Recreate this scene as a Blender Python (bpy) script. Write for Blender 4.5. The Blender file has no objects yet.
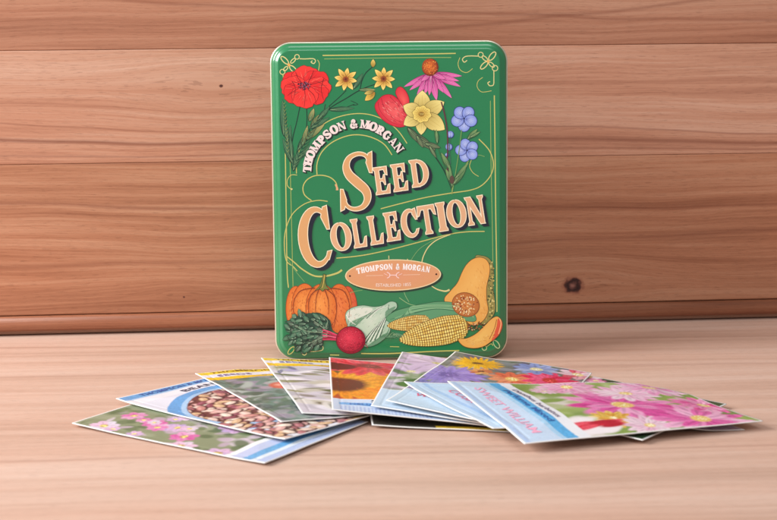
import bpy, bmesh, math, random
import numpy as np
from mathutils import Vector, Matrix
random.seed(7)
R = math.radians
scn = bpy.context.scene
col = scn.collection

# ------------------------------------------------------------------ camera
F_PX, CD, CH, PITCH, ROLL = 1490.0, .94, .2038, R(8.47), R(.55)
CAM_R = Matrix.Rotation(math.pi/2-PITCH, 3, 'X') @ Matrix.Rotation(-ROLL, 3, 'Z')
CAM_P = Vector((0, -CD, CH))
cd = bpy.data.cameras.new('camera'); cam = bpy.data.objects.new('camera', cd); col.objects.link(cam)
cam.matrix_world = Matrix.Translation(CAM_P) @ CAM_R.to_4x4()
cd.sensor_width = 36; cd.lens = F_PX/777*36; cd.clip_start = .01; cd.clip_end = 50
cd.dof.use_dof = True; cd.dof.focus_distance = .93; cd.dof.aperture_fstop = 16
scn.camera = cam

def ray(px, py):
    return CAM_R @ Vector(((px-388.5)/F_PX, -(py-260)/F_PX, -1))
def on_plane(px, py, p0, n):
    d = ray(px, py); return CAM_P + d*((p0-CAM_P).dot(n)/d.dot(n))
def ground(px, py, z=0.0):
    return on_plane(px, py, Vector((0, 0, z)), Vector((0, 0, 1)))

# ------------------------------------------------------------------ helpers
def lin(c, k=1.0):
    o = []
    for v in c[:3]:
        v = v/255
        o.append((v/12.92 if v <= .04045 else ((v+.055)/1.055)**2.4)*k)
    return (o[0], o[1], o[2], 1)
def tag(o, label=None, cat=None, group=None, kind=None):
    if label: o['label'] = label
    if cat: o['category'] = cat
    if group: o['group'] = group
    if kind: o['kind'] = kind
    return o
def link(name, me, mat=None, parent=None):
    o = bpy.data.objects.new(name, me); col.objects.link(o)
    if mat: me.materials.append(mat)
    if parent: o.parent = parent
    return o
def empty(name, loc=(0, 0, 0)):
    o = bpy.data.objects.new(name, None); o.location = loc; o.empty_display_size = .02; col.objects.link(o); return o

def new_mat(name):
    m = bpy.data.materials.new(name); m.use_nodes = True
    return m, m.node_tree, m.node_tree.nodes['Principled BSDF']
def ink_mat(name, rough, spec=.5, coat=0.0, bump=0.0, bscale=800):
    m, nt, b = new_mat(name)
    a = nt.nodes.new('ShaderNodeAttribute'); a.attribute_name = 'ink'
    nt.links.new(a.outputs['Color'], b.inputs['Base Color'])
    b.inputs['Roughness'].default_value = rough; b.inputs['Specular IOR Level'].default_value = spec
    b.inputs['Coat Weight'].default_value = coat; b.inputs['Coat Roughness'].default_value = .12
    if bump:
        n = nt.nodes.new('ShaderNodeTexNoise'); n.inputs['Scale'].default_value = bscale
        bp = nt.nodes.new('ShaderNodeBump'); bp.inputs['Strength'].default_value = bump; bp.inputs['Distance'].default_value = .0003
        tc = nt.nodes.new('ShaderNodeTexCoord'); nt.links.new(tc.outputs['Object'], n.inputs['Vector'])
        nt.links.new(n.outputs['Fac'], bp.inputs['Height']); nt.links.new(bp.outputs['Normal'], b.inputs['Normal'])
    return m

class NG:
    """small maths helper over a node tree"""
    def __init__(s, nt): s.nt = nt
    def m(s, op, a, b=None, c=None):
        n = s.nt.nodes.new('ShaderNodeMath'); n.operation = op
        for i, v in enumerate((a, b, c)):
            if v is None: continue
            if isinstance(v, (int, float)): n.inputs[i].default_value = v
            else: s.nt.links.new(v, n.inputs[i])
        return n.outputs[0]
    def vec(s, x, y, z):
        n = s.nt.nodes.new('ShaderNodeCombineXYZ')
        for i, v in enumerate((x, y, z)):
            if isinstance(v, (int, float)): n.inputs[i].default_value = v
            else: s.nt.links.new(v, n.inputs[i])
        return n.outputs[0]
    def noise(s, v, scale=1, detail=3, rough=.5, dist=0):
        n = s.nt.nodes.new('ShaderNodeTexNoise'); s.nt.links.new(v, n.inputs['Vector'])
        n.inputs['Scale'].default_value = scale; n.inputs['Detail'].default_value = detail
        n.inputs['Roughness'].default_value = rough; n.inputs['Distortion'].default_value = dist
        return n.outputs['Fac']
    def ramp(s, f, stops, interp='LINEAR'):
        n = s.nt.nodes.new('ShaderNodeValToRGB'); r = n.color_ramp; r.interpolation = interp
        while len(r.elements) < len(stops): r.elements.new(.5)
        for e, (p, c) in zip(r.elements, stops): e.position = p; e.color = c
        s.nt.links.new(f, n.inputs['Fac']); return n.outputs['Color']
    def mix(s, f, a, b, mode='MIX'):
        n = s.nt.nodes.new('ShaderNodeMix'); n.data_type = 'RGBA'; n.blend_type = mode
        for sock, v in ((n.inputs['Factor'], f), (n.inputs['A'], a), (n.inputs['B'], b)):
            if isinstance(v, (int, float, tuple)): sock.default_value = v
            else: s.nt.links.new(v, sock)
        return n.outputs['Result']

def wood(name, cols, seed, axis='Z', freq=1.0, knots=(), rough=.5, streaks=(), contrast=1.0):
    """planed softwood; grain runs along local X. cols = dark, mid, light srgb"""
    m, nt, b = new_mat(name); g = NG(nt)
    tc = nt.nodes.new('ShaderNodeTexCoord'); sp = nt.nodes.new('ShaderNodeSeparateXYZ')
    nt.links.new(tc.outputs['Object'], sp.inputs[0])
    x = sp.outputs['X']; w = sp.outputs[axis]; dpt = sp.outputs['Y' if axis == 'Z' else 'Z']
    x0, w0 = x, w
    kn = None
    for (kx, kw, ax, aw, strength, core) in knots:
        dx = g.m('DIVIDE', g.m('SUBTRACT', x0, kx), ax); dw = g.m('DIVIDE', g.m('SUBTRACT', w0, kw), aw)
        r2 = g.m('ADD', g.m('MULTIPLY', dx, dx), g.m('MULTIPLY', dw, dw))
        e = g.m('EXPONENT', g.m('MULTIPLY', r2, -1))
        w = g.m('SUBTRACT', w, g.m('MULTIPLY', g.m('MULTIPLY', g.m('SUBTRACT', w0, kw), e), strength))
        if core:
            cx = g.m('DIVIDE', g.m('SUBTRACT', x0, kx), core); cw = g.m('DIVIDE', g.m('SUBTRACT', w0, kw), core*.8)
            rr = g.m('SQRT', g.m('ADD', g.m('MULTIPLY', cx, cx), g.m('MULTIPLY', cw, cw)))
            wob = g.noise(g.vec(g.m('MULTIPLY', x0, 300), g.m('MULTIPLY', w0, 300), seed), 1, 2)
            rr = g.m('ADD', rr, g.m('MULTIPLY', g.m('SUBTRACT', wob, .5), .8))
            kn = (rr, kn)
    warp = g.noise(g.vec(g.m('MULTIPLY', x, 4.5), g.m('MULTIPLY', w, 14), seed), 1, 2)
    w2 = g.m('ADD', w, g.m('MULTIPLY', g.m('SUBTRACT', warp, .5), .018))
    broad = g.noise(g.vec(g.m('MULTIPLY', x, 1.3), g.m('MULTIPLY', w2, 38*freq), seed+3), 1, 2, .5)
    lines = g.noise(g.vec(g.m('MULTIPLY', x, 3.0), g.m('MULTIPLY', w2, 210*freq), seed+9), 1, 3, .6)
    fibre = g.noise(g.vec(g.m('MULTIPLY', x, 16), g.m('MULTIPLY', w2, 900), seed+5), 1, 3, .6)
    f = g.m('ADD', g.m('MULTIPLY', broad, .42), g.m('MULTIPLY', lines, .36))
    f = g.m('ADD', f, g.m('MULTIPLY', fibre, .22))
    k = .185/contrast
    c = g.ramp(f, [(.5-k, lin(cols[0])), (.5, lin(cols[1])), (.5+k, lin(cols[2]))])
    blot = g.noise(g.vec(g.m('MULTIPLY', x, 4), g.m('MULTIPLY', w, 16), seed+20), 1, 3)
    c = g.mix(g.m('MULTIPLY', g.m('SUBTRACT', blot, .38), 2.2), c, (1.0, .88, .82, 1), 'MULTIPLY')
    # fine dark pores: short dashes along the grain
    pore = g.noise(g.vec(g.m('MULTIPLY', x, 120), g.m('MULTIPLY', w2, 2600), seed+31), 1, 1, .5)
    pf = g.m('MULTIPLY', g.m('GREATER_THAN', pore, .64), .30)
    c = g.mix(pf, c, lin(cols[0], .55))
    for (sw, half, dk, slope) in streaks:   # growth rings standing out: position, half width, strength
        d = g.m('ABSOLUTE', g.m('SUBTRACT', g.m('ADD', w2, g.m('MULTIPLY', x, slope)), sw))
        sf = g.m('MULTIPLY', g.m('MAXIMUM', g.m('SUBTRACT', 1.0, g.m('DIVIDE', d, half)), 0.0), dk)
        sf = g.m('MULTIPLY', sf, g.m('ADD', .35, lines))
        c = g.mix(sf, c, lin((118, 62, 44)))
    while kn:
        rr, kn = kn
        kc = g.ramp(rr, [(0, lin((150, 100, 88))), (.35, lin((96, 58, 52))), (.55, lin((48, 26, 24))), (.75, lin((80, 44, 38))), (1, lin((150, 92, 72)))])
        kf = g.m('MAXIMUM', g.m('MINIMUM', g.m('MULTIPLY', g.m('SUBTRACT', 1.3, rr), 2.2), 1.0), 0.0)
        c = g.mix(kf, c, kc)
    nt.links.new(c, b.inputs['Base Color'])
    b.inputs['Specular IOR Level'].default_value = .35
    nt.links.new(g.m('ADD', rough-.08, g.m('MULTIPLY', lines, .2)), b.inputs['Roughness'])
    bp = nt.nodes.new('ShaderNodeBump'); bp.inputs['Strength'].default_value = .35; bp.inputs['Distance'].default_value = .0004
    nt.links.new(g.m('ADD', fibre, g.m('MULTIPLY', lines, .7)), bp.inputs['Height'])
    nt.links.new(bp.outputs['Normal'], b.inputs['Normal'])
    return m

def board(name, prof, x0, x1, mat, parent, nx=2):
    """extrude a (y,z) profile along x"""
    me = bpy.data.meshes.new(name); bm = bmesh.new(); rings = []
    for i in range(nx):
        x = x0+(x1-x0)*i/(nx-1)
        rings.append([bm.verts.new((x, p[0], p[1])) for p in prof])
    n = len(prof)
    for a, b_ in zip(rings, rings[1:]):
        for i in range(n): bm.faces.new((a[i], a[(i+1) % n], b_[(i+1) % n], b_[i]))
    bm.faces.new(rings[0][::-1]); bm.faces.new(rings[-1])
    bmesh.ops.recalc_face_normals(bm, faces=bm.faces); bm.to_mesh(me); bm.free()
    for p in me.polygons: p.use_smooth = False
    return link(name, me, mat, parent)

# ------------------------------------------------------------------ setting: back wall and tabletop
WALL_A = R(4.1)
wp = ground(388.5, 327.5)
wall = empty('back_wall', wp); wall.rotation_euler = (0, 0, WALL_A)
tag(wall, 'wall of horizontal reddish brown timber boards behind the tin', None, None, 'structure')
wn = Vector((-math.sin(WALL_A), math.cos(WALL_A), 0)); wx = Vector((math.cos(WALL_A), math.sin(WALL_A), 0))
def wallxy(px, py):
    p = on_plane(px, py, wp, wn)-wp; return p.dot(wx), p.z
def ease(y0, y1, r=.0006, back=.02):
    """board profile with softened arrises; front face at y=0, facing -y"""
    return [(back, y0), (r, y0), (r*.3, y0+r*.3), (0, y0+r), (0, y1-r), (r*.3, y1-r*.3), (r, y1), (back, y1)]
z1 = wallxy(390, 159)[1]; z2 = wallxy(390, 47)[1]
zb = wallxy(390, 307.5)[1]
k1 = wallxy(573, 285.5); k2 = wallxy(221, 86); k3 = wallxy(184, 297); k4 = wallxy(520, 200)
W1 = wood('lower_board_wood', [(134, 80, 56), (182, 126, 96), (210, 162, 132)], 4.2, 'Z', .8,
          [(k1[0], k1[1], .055, .020, .8, .0072), (k3[0], k3[1], .03, .010, .7, .0009), (k4[0], k4[1], .012, .006, .5, 0)], .5,
          [(wallxy(390, 205)[1], .0022, .45, .02), (wallxy(390, 250)[1], .0025, .4, -.03)])
W2 = wood('middle_board_wood', [(152, 98, 76), (196, 144, 118), (218, 178, 156)], 11.7, 'Z', .75,
          [(k2[0], k2[1], .07, .018, .8, .0013)], .5,
          [(wallxy(390, 141)[1], .0022, .75, .012), (wallxy(390, 152)[1], .0012, .5, 0), (wallxy(390, 128)[1], .001, .5, .02)])
W3 = wood('upper_board_wood', [(138, 86, 64), (178, 124, 98), (200, 152, 126)], 23.1, 'Z', 1.1, [], .5,
          [(wallxy(300, 36)[1], .002, .5, -.10), (wallxy(390, 10)[1], .0018, .5, .04)])
W4 = wood('bottom_moulding_wood', [(112, 66, 46), (150, 96, 70), (178, 126, 98)], 31.0, 'Z', 1.2, [], .42)
board('board', ease(zb+.0002, z1-.00008), -.75, .75, W1, wall)
board('board', ease(z1+.00008, z2-.00008), -.75, .75, W2, wall)
board('board', ease(z2+.00008, z2+.098), -.75, .75, W3, wall)
board('board', ease(z2+.0986, z2+.2), -.75, .75, W2, wall)
mz = .0035                     # rounded moulding along the foot of the wall
mh = zb-.0003-mz
prof = [(.02, mz), (.001, mz)]
for i in range(9):
    a = -math.pi/2+math.pi*i/8
    prof.append((-.0006-.0032*math.cos(a), mz+mh/2+mh/2*math.sin(a)))
prof += [(.02, mz+mh)]
o = board('moulding', prof, -.75, .75, W4, wall)
for p in o.data.polygons: p.use_smooth = abs(p.normal.x) < .5
dm, nt, b = new_mat('dark_joint'); b.inputs['Base Color'].default_value = lin((60, 36, 30)); b.inputs['Roughness'].default_value = .9
board('backing', [(.0206, -.002), (.0206, z2+.2), (.0256, z2+.2), (.0256, -.002)], -.75, .75, dm, wall)
W5 = wood('foot_strip_wood', [(186, 136, 112), (210, 166, 142), (228, 190, 170)], 47.0, 'Z', 1.5, [], .5)
board('foot_strip', [(.004, .0006), (.02, .0006), (.02, .0032), (.004, .0032)], -.75, .75, W5, wall)

top = empty('tabletop', (0, 0, 0))
tag(top, 'pale pinkish wooden tabletop under the tin and packets', None, None, 'structure')
TA = R(2.2)
top.rotation_euler = (0, 0, TA)
def tabxy(px, py):
    p = ground(px, py); c, s = math.cos(-TA), math.sin(-TA); return (p.x*c-p.y*s, p.x*s+p.y*c)
ty1 = tabxy(565, 361)[1]
def plank(y0, y1, mat):
    r = .0004
    board('plank', [(y0, -.02), (y0, -r), (y0+r, 0), (y1-r, 0), (y1, -r), (y1, -.02)], -.9, .9, mat, top)
kt = tabxy(606, 366)
T1 = wood('front_plank_wood', [(176, 141, 122), (208, 176, 159), (224, 198, 184)], 61.0, 'Y', .5, [(kt[0], kt[1], .03, .012, .6, 0)], .45,
          [(tabxy(600, 366)[1], .004, .25, .0), (tabxy(200, 345)[1], .003, .3, .0), (tabxy(300, 455)[1], .003, .3, .0)], .85)
T2 = wood('back_plank_wood', [(176, 141, 122), (206, 174, 157), (222, 196, 182)], 73.0, 'Y', .6, [], .45, [], .9)
T3 = wood('near_plank_wood', [(176, 141, 122), (208, 176, 159), (224, 198, 184)], 85.0, 'Y', .5, [], .45, [], .9)
plank(ty1+.15004, ty1+.25, T2); plank(ty1-.335, ty1+.15, T1); plank(ty1-.72, ty1-.3351, T3)

# ------------------------------------------------------------------ the tin
LEAN = R(1.6)
tc_px = ground(391.5, 358.5)
TP = Vector((tc_px.x, -.0085, 0))
tin = empty('seed_tin', TP)
tin.rotation_euler = (-LEAN, 0, 0)
tag(tin, 'upright green metal tin printed with flowers, vegetables and large gold lettering', 'tin')
TM = Matrix.Translation(TP) @ Matrix.Rotation(-LEAN, 4, 'X'); TMi = TM.inverted()
t_n = (TM.to_3x3() @ Vector((0, 1, 0)))
def lidxy(px, py):
    p = TMi @ on_plane(px, py, TP, t_n); return (p.x, p.z)
xl = .5*(lidxy(269.6, 80)[0]+lidxy(274.6, 330)[0]); xr = .5*(lidxy(507.6, 80)[0]+lidxy(508.9, 330)[0])
zt = lidxy(391, 41)[1]; zb0 = .0004
CX = (xl+xr)/2; TW = xr-xl; TH = zt-zb0; CZ = (zt+zb0)/2
print('TIN', xl, xr, zt, TW, TH)
def rrect(d, y, rad=.0135, n=14):
    """rounded rectangle inset by d, at depth y, in the tin's own frame"""
    r = max(rad-d, .002); hx = TW/2-d-r; hz = TH/2-d-r; pts = []
    for (sx, sz, a0) in ((1, 1, 0), (-1, 1, 90), (-1, -1, 180), (1, -1, 270)):
        for i in range(n+1):
            a = R(a0+90*i/n); pts.append((CX+sx*hx+r*math.cos(a), y, CZ+sz*hz+r*math.sin(a)))
    return pts
def shell(name, rings, mat, parent, cap0=True, cap1=True, smooth=True):
    me = bpy.data.meshes.new(name); bm = bmesh.new(); vs = [[bm.verts.new(p) for p in rrect(d, y)] for d, y in rings]
    n = len(vs[0])
    for a, b_ in zip(vs, vs[1:]):
        for i in range(n): bm.faces.new((a[i], a[(i+1) % n], b_[(i+1) % n], b_[i]))
    if cap0: bm.faces.new(vs[0][::-1])
    if cap1: bm.faces.new(vs[-1])
    bmesh.ops.recalc_face_normals(bm, faces=bm.faces); bm.to_mesh(me); bm.free()
    for p in me.polygons: p.use_smooth = smooth and len(p.vertices) == 4
    return link(name, me, mat, parent)

GREEN = (26, 126, 76)
gm, nt, b = new_mat('green_lacquer'); g = NG(nt)
tc = nt.nodes.new('ShaderNodeTexCoord')
n1 = g.noise(tc.outputs['Object'], 22, 3); n2 = g.noise(tc.outputs['Object'], 900, 2)
c = g.mix(g.m('MULTIPLY', n1, .35), lin(GREEN), lin((38, 134, 80)))
c = g.mix(g.m('MULTIPLY', n2, .22), c, lin((52, 130, 92)))
nt.links.new(c, b.inputs['Base Color'])
b.inputs['Roughness'].default_value = .34; b.inputs['Coat Weight'].default_value = .8; b.inputs['Coat Roughness'].default_value = .12
bp = nt.nodes.new('ShaderNodeBump'); bp.inputs['Strength'].default_value = .30; bp.inputs['Distance'].default_value = .0004
nt.links.new(g.m('ADD', .34-.06, g.m('MULTIPLY', g.noise(tc.outputs['Object'], 30, 4, .6), .14)), b.inputs['Roughness'])
nt.links.new(g.noise(tc.outputs['Object'], 70, 4, .6), bp.inputs['Height']); nt.links.new(bp.outputs['Normal'], b.inputs['Normal'])
tm, nt, b = new_mat('bare_tinplate'); b.inputs['Base Color'].default_value = lin((228, 224, 206)); b.inputs['Metallic'].default_value = .75
b.inputs['Roughness'].default_value = .32

FACE = 0.0
rings = [(.0008, .0125), (.0007, .0050), (.0008, .0038), (.0013, .0029), (.0019, .0022), (.0025, .00175), (.0029, .00158), (.0032, .00148), (.0035, .00132),
         (.0038, .00112), (.0045, .00056), (.0049, .00024), (.0053, .00006), (.0058, 0.0)]
lid = shell('lid', rings, gm, tin, cap0=False)
rim = shell('rolled_rim', [(.0016, .0046), (.0008, .0042), (.0002, .0044), (0, .0049), (.0002, .0055), (.0008, .0058)], tm, tin, False, False)
body = shell('tin_body', [(.0016, .012), (.0016, .045), (.0022, .0468), (.0035, .0475)], gm, tin, cap0=False)
shell('rolled_rim', [(.0016, .0430), (.0008, .0434), (.0006, .0445), (.0008, .0456), (.0016, .0460)], tm, tin, False, False)

# ------------------------------------------------------------------ printed artwork on the lid (flat ink layers)
ink = ink_mat('printed_ink', .38, .5, .35)
QO = {'A': (270, 35), 'B': (390, 35), 'C': (270, 140), 'D': (390, 140), 'E': (270, 245), 'F': (390, 245)}
def q(k, pts):
    ox, oy = QO[k]; s = 120/520
    return [(ox+p[0]*s, oy+p[1]*s) for p in pts]
def q1(k, x, y): return q(k, [(x, y)])[0]
def smooth(pts, n=6, closed=False):
    P = [Vector(p) for p in pts]; out = []; m = len(P)
    rng = range(m if closed else m-1)
    for i in rng:
        if closed: p0, p1, p2, p3 = P[(i-1) % m], P[i], P[(i+1) % m], P[(i+2) % m]
        else: p0, p1, p2, p3 = P[max(i-1, 0)], P[i], P[i+1], P[min(i+2, m-1)]
        for j in range(n):
            t = j/n
            out.append(.5*((2*p1)+(-p0+p2)*t+(2*p0-5*p1+4*p2-p3)*t*t+(-p0+3*p1-3*p2+p3)*t**3))
    if not closed: out.append(P[-1])
    return [(v.x, v.y) for v in out]
LAY = 6e-7
class Art:
    def __init__(s, base=0): s.v = []; s.f = []; s.c = []; s.l = base
    def poly(s, pts, c, cols=None, same=False):
        if not same: s.l += 1
        i0 = len(s.v)
        for i, p in enumerate(pts): s.v.append((p[0], p[1], s.l)); s.c.append(lin(cols[i]) if cols else lin(c))
        s.f.append(tuple(range(i0, i0+len(pts))))
    def fan(s, cen, pts, ccen, cedge, same=False):
        """closed shape shaded from a point outwards by the print itself"""
        if not same: s.l += 1
        i0 = len(s.v); s.v.append((cen[0], cen[1], s.l)); s.c.append(lin(ccen))
        for p in pts: s.v.append((p[0], p[1], s.l)); s.c.append(lin(cedge))
        n = len(pts)
        for i in range(n): s.f.append((i0, i0+1+i, i0+1+(i+1) % n))
    def stroke(s, pts, w, c, w1=None, same=False, wf=None, c1=None):
        if not same: s.l += 1
        n = len(pts); w1 = w if w1 is None else w1; i0 = len(s.v)
        for i, p in enumerate(pts):
            a = Vector(pts[max(i-1, 0)]); b_ = Vector(pts[min(i+1, n-1)]); d = b_-a
            if d.length < 1e-6: d = Vector((1, 0))
            d.normalize(); t = i/(n-1); ww = (wf(t) if wf else w+(w1-w)*t)/2
            cc = lin(c) if c1 is None else lin([c[k]*(1-t)+c1[k]*t for k in range(3)])
            s.v.append((p[0]-d.y*ww, p[1]+d.x*ww, s.l)); s.v.append((p[0]+d.y*ww, p[1]-d.x*ww, s.l)); s.c += [cc, cc]
        for i in range(n-1):
            k = i0+2*i; s.f.append((k, k+1, k+3, k+2))
    def line(s, pts, w, c, w1=None, n=6, **k): s.stroke(smooth(pts, n), w, c, w1, **k)
    def disc(s, x, y, r, c, ry=None, rot=0, n=16, same=False, edge=None):
        ry = r if ry is None else ry; cr, sr = math.cos(rot), math.sin(rot)
        pts = [(x+r*math.cos(a)*cr-ry*math.sin(a)*sr, y+r*math.cos(a)*sr+ry*math.sin(a)*cr) for a in [2*math.pi*i/n for i in range(n)]]
        if edge: s.fan((x, y), pts, c, edge, same)
        else: s.poly(pts, c, same=same)
    def petal(s, x, y, ang, ln, wd, c0, c1, oc=None, ow=.5, vein=None, blunt=.6, wob=0):
        """leaf/petal shape from (x,y) in direction ang (deg, y down)"""
        a = R(ang); dx, dy = math.cos(a), math.sin(a); L = []; Rr = []
        N = 10
        for i in range(N+1):
            t = i/N; w = wd/2*(math.sin(math.pi*t**blunt)**.8 if 0 < t < 1 else 0)*(1+wob*random.uniform(-1, 1))
            cx_, cy_ = x+dx*ln*t, y+dy*ln*t
            L.append((cx_-dy*w, cy_+dx*w)); Rr.append((cx_+dy*w, cy_-dx*w))
        out = L+Rr[-2:0:-1]
        if oc:
            m = Vector((x+dx*ln*.5, y+dy*ln*.5)); k = []
            for p in out:
                v = Vector(p)-m; k.append(tuple(m+v*(1+ow/max(v.length, .4))))
            s.poly(k, oc)
        s.l += 1; i0 = len(s.v); n = len(out)
        for p in out:
            t = ((p[0]-x)*dx+(p[1]-y)*dy)/ln; t = min(max(t, 0), 1)
            s.v.append((p[0], p[1], s.l)); s.c.append(lin([c0[k]*(.8+.2*t)*(1-t)+c1[k]*t for k in range(3)]))
        s.f.append(tuple(range(i0, i0+n)))
        if ln > 8 and vein:
            hc = [k*.5 for k in c0]
            for j in range(7):
                o = random.uniform(-.34, .34)*wd; t0 = random.uniform(.04, .3); t1 = t0+random.uniform(.15, .35)
                s.stroke([(x+dx*ln*t0-dy*o*.7, y+dy*ln*t0+dx*o*.7), (x+dx*ln*t1-dy*o, y+dy*ln*t1+dx*o)], .34, hc, .08)
        if vein:
            s.stroke([(x+dx*ln*t, y+dy*ln*t) for t in (.05, .4, .8)], .55, vein, .15)
            for sd in (-1, 1):
                s.stroke([(x+dx*ln*t-dy*sd*wd*.22*math.sin(math.pi*t), y+dy*ln*t+dx*sd*wd*.22*math.sin(math.pi*t)) for t in (.1, .3, .5, .7)], .3, vein, .1)
    def build(s, name, parent, mapf, mat=None):
        me = bpy.data.meshes.new(name)
        me.from_pydata([mapf(*v) for v in s.v], [], s.f)
        a = me.color_attributes.new('ink', 'FLOAT_COLOR', 'POINT'); a.data.foreach_set('color', [x for c in s.c for x in c])
        bm = bmesh.new(); bm.from_mesh(me)
        bmesh.ops.triangulate(bm, faces=[f for f in bm.faces if len(f.verts) > 4])
        bmesh.ops.recalc_face_normals(bm, faces=bm.faces)
        for f in bm.faces:
            if f.normal.y > 0: f.normal_flip()
        bm.to_mesh(me); bm.free()
        return link(name, me, mat or ink, parent)
# affine-ish map pixel -> lid plane, exact by ray
def lidmap(px, py, l):
    x, z = lidxy(px, py); return (x, -(.00004+l*LAY), z)

GOLD = (204, 198, 112); GOLD2 = (226, 214, 146); DK = (22, 58, 46); LEAF = (58, 112, 72); LLEAF = (120, 156, 96)
def wav(pts, amp, n=1):
    return [(p[0]+random.uniform(-amp, amp), p[1]+random.uniform(-amp, amp)) for p in pts]

# --- gold line work
a = Art(0)
gw = .95
def gl(k, pts, w=gw, c=GOLD, w1=None, n=7): a.line(q(k, pts), w, c, w1, n)
gl('A', [(228, 89), (400, 87), (640, 83), (805, 80)], 1.1); gl('A', [(235, 104), (420, 101), (660, 98), (785, 98)], .7, (150, 180, 100))
gl('B', [(452, 262), (455, 480), (458, 760), (462, 1000), (463, 1200)], 1.1); gl('B', [(435, 285), (438, 560), (444, 860), (448, 1160)], .7, (150, 180, 100))
gl('C', [(66, 20), (70, 300), (74, 560), (80, 640)], 1.0); gl('C', [(86, 60), (92, 300), (98, 560), (100, 640)], .7, (160, 180, 96))
gl('E', [(395, 470), (520, 470), (700, 461), (820, 457)], 1.1); gl('E', [(260, 476), (300, 477)], .9); gl('F', [(0, 440), (40, 441)], .7)
def ring(k, x, y, r, w=.8, c=GOLD2, ry=None, rot=0):
    cx_, cy_ = q1(k, x, y); s_ = 120/520; r *= s_; ry = r if ry is None else ry*s_
    a.stroke([(cx_+r*math.cos(t)*math.cos(rot)-ry*math.sin(t)*math.sin(rot), cy_+r*math.cos(t)*math.sin(rot)+ry*math.sin(t)*math.cos(rot)) for t in [2*math.pi*i/18 for i in range(19)]], w, c)
# corner ornaments
ring('B', 443, 92, 22, 1.0, GOLD2, 10, R(-52)); ring('B', 408, 132, 21, 1.0, GOLD2, 9, R(-45)); ring('B', 393, 86, 11); ring('B', 455, 144, 12); ring('B', 411, 102, 15, .9, GOLD2, 7, R(42)); ring('B', 440, 129, 15, .9, GOLD2, 7, R(42))
a.disc(*q1('B', 425, 115), 1.3, (236, 176, 92)); gl('B', [(384, 92), (350, 91), (326, 94), (314, 106), (322, 118), (334, 110)], .9, GOLD2)
gl('B', [(303, 98), (295, 125), (305, 152), (332, 163), (358, 146)], .6); gl('B', [(450, 155), (450, 190), (448, 216), (432, 220), (424, 208), (434, 202)], .9, GOLD2)
gl('B', [(402, 184), (382, 200), (378, 225), (398, 247), (440, 242)], .6)
ring('A', 64, 110, 22, 1.0, GOLD2, 9, R(45)); ring('A', 100, 112, 14, .9, GOLD2, 6, R(-45)); ring('A', 100, 148, 20, 1.0, GOLD2, 9, R(45)); ring('A', 117, 95, 10)
ring('A', 54, 160, 11); ring('A', 68, 146, 12, .9, GOLD2, 6, R(-45)); a.disc(*q1('A', 82, 130), 1.5, (240, 176, 92))
gl('A', [(128, 103), (150, 104), (186, 103), (197, 112), (190, 124), (178, 118), (184, 112)], .9, GOLD2); gl('A', [(206, 108), (214, 125), (210, 155)], .7)
gl('A', [(56, 172), (58, 186), (60, 196)], .9)
ring('E', 92, 457, 20, .9, GOLD, 9, R(-50)); ring('E', 149, 468, 9); gl('E', [(162, 462), (195, 461), (226, 455), (229, 440), (215, 438)], .8, GOLD2)
ring('F', 461, 430, 20, .9, (190, 206, 150), 10, R(55)); ring('F', 409, 446, 10, .8, (190, 206, 150)); gl('F', [(420, 440), (438, 428), (446, 436)], .7)
# arch lines and scrolls
def pl(pts, w=gw, c=GOLD, w1=None): a.line(pts, w, c, w1, 8)
pl([(296.5, 173.5), (296.6, 160), (301, 147), (308.5, 137.5), (323, 124.5), (339, 116.8), (357.7, 113.6), (374, 115.8), (389, 123), (399, 132), (407, 143.5)], .9)
pl([(317, 174.6), (317, 164), (321.5, 152.5), (331.5, 142.8), (345, 136.6), (357.7, 134.8), (371.5, 137.4), (384, 144.2), (392, 155)], 1.0)
gl('C', [(292, 217), (286, 186), (262, 163), (225, 153), (188, 157), (158, 175), (143, 205), (150, 238), (180, 263)], 1.0)
gl('C', [(283, 192), (290, 206), (291, 218)], 1.4, (232, 176, 128), 2.6)
gl('C', [(250, 266), (205, 262), (150, 277), (100, 318), (72, 375), (62, 440), (70, 520), (100, 545+3), (118, 568)], .9)
gl('C', [(74, 505), (105, 530), (140, 560), (190, 588), (240, 590), (290, 577), (312, 563)], 1.0, GOLD, 2.0)
gl('C', [(118, 152), (92, 152), (76, 172), (76, 198), (92, 214)], .7); a.disc(*q1('C', 94, 213), .9, GOLD2)
gl('E', [(78, 62), (110, 112), (150, 160)], .6, (120, 170, 100)); gl('E', [(330, 212), (372, 200), (400, 196)], .6, (120, 170, 100))
gl('C', [(480, 298), (560, 277), (670, 250), (785, 230), (870, 217), (920, 195), (958, 150), (968, 100), (950, 45), (905, -4)], 1.0)
gl('D', [(352, 88), (345, 115), (360, 142), (384, 158)], .6); gl('D', [(352, 88), (380, 66), (410, 72)], .6, (130, 170, 100))
gl('C', [(288, 512), (400, 500), (520, 475), (640, 444), (770, 410), (850, 398), (930, 396)], 1.0)
gl('D', [(262, 409), (205, 432), (168, 462), (146, 500), (138, 530)], 1.0, GOLD2); gl('D', [(205, 425), (130, 470), (86, 528)], .5, (130, 176, 110))
gl('F', [(178, 176), (205, 192), (238, 200), (258, 194)], .8, GOLD2, 1.9); gl('F', [(58, 196), (68, 222), (82, 246)], .5, (150, 190, 130))
gl('F', [(40, 228), (90, 258), (160, 262), (240, 250)], .6, (150, 190, 130)); gl('E', [(595-0, 60), (597, 66)], .8, GOLD2)
a.line([(388.8, 255.6), (388.9, 259)], .8, GOLD2)
a.build('gold_line_border', lid, lidmap)

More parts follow.
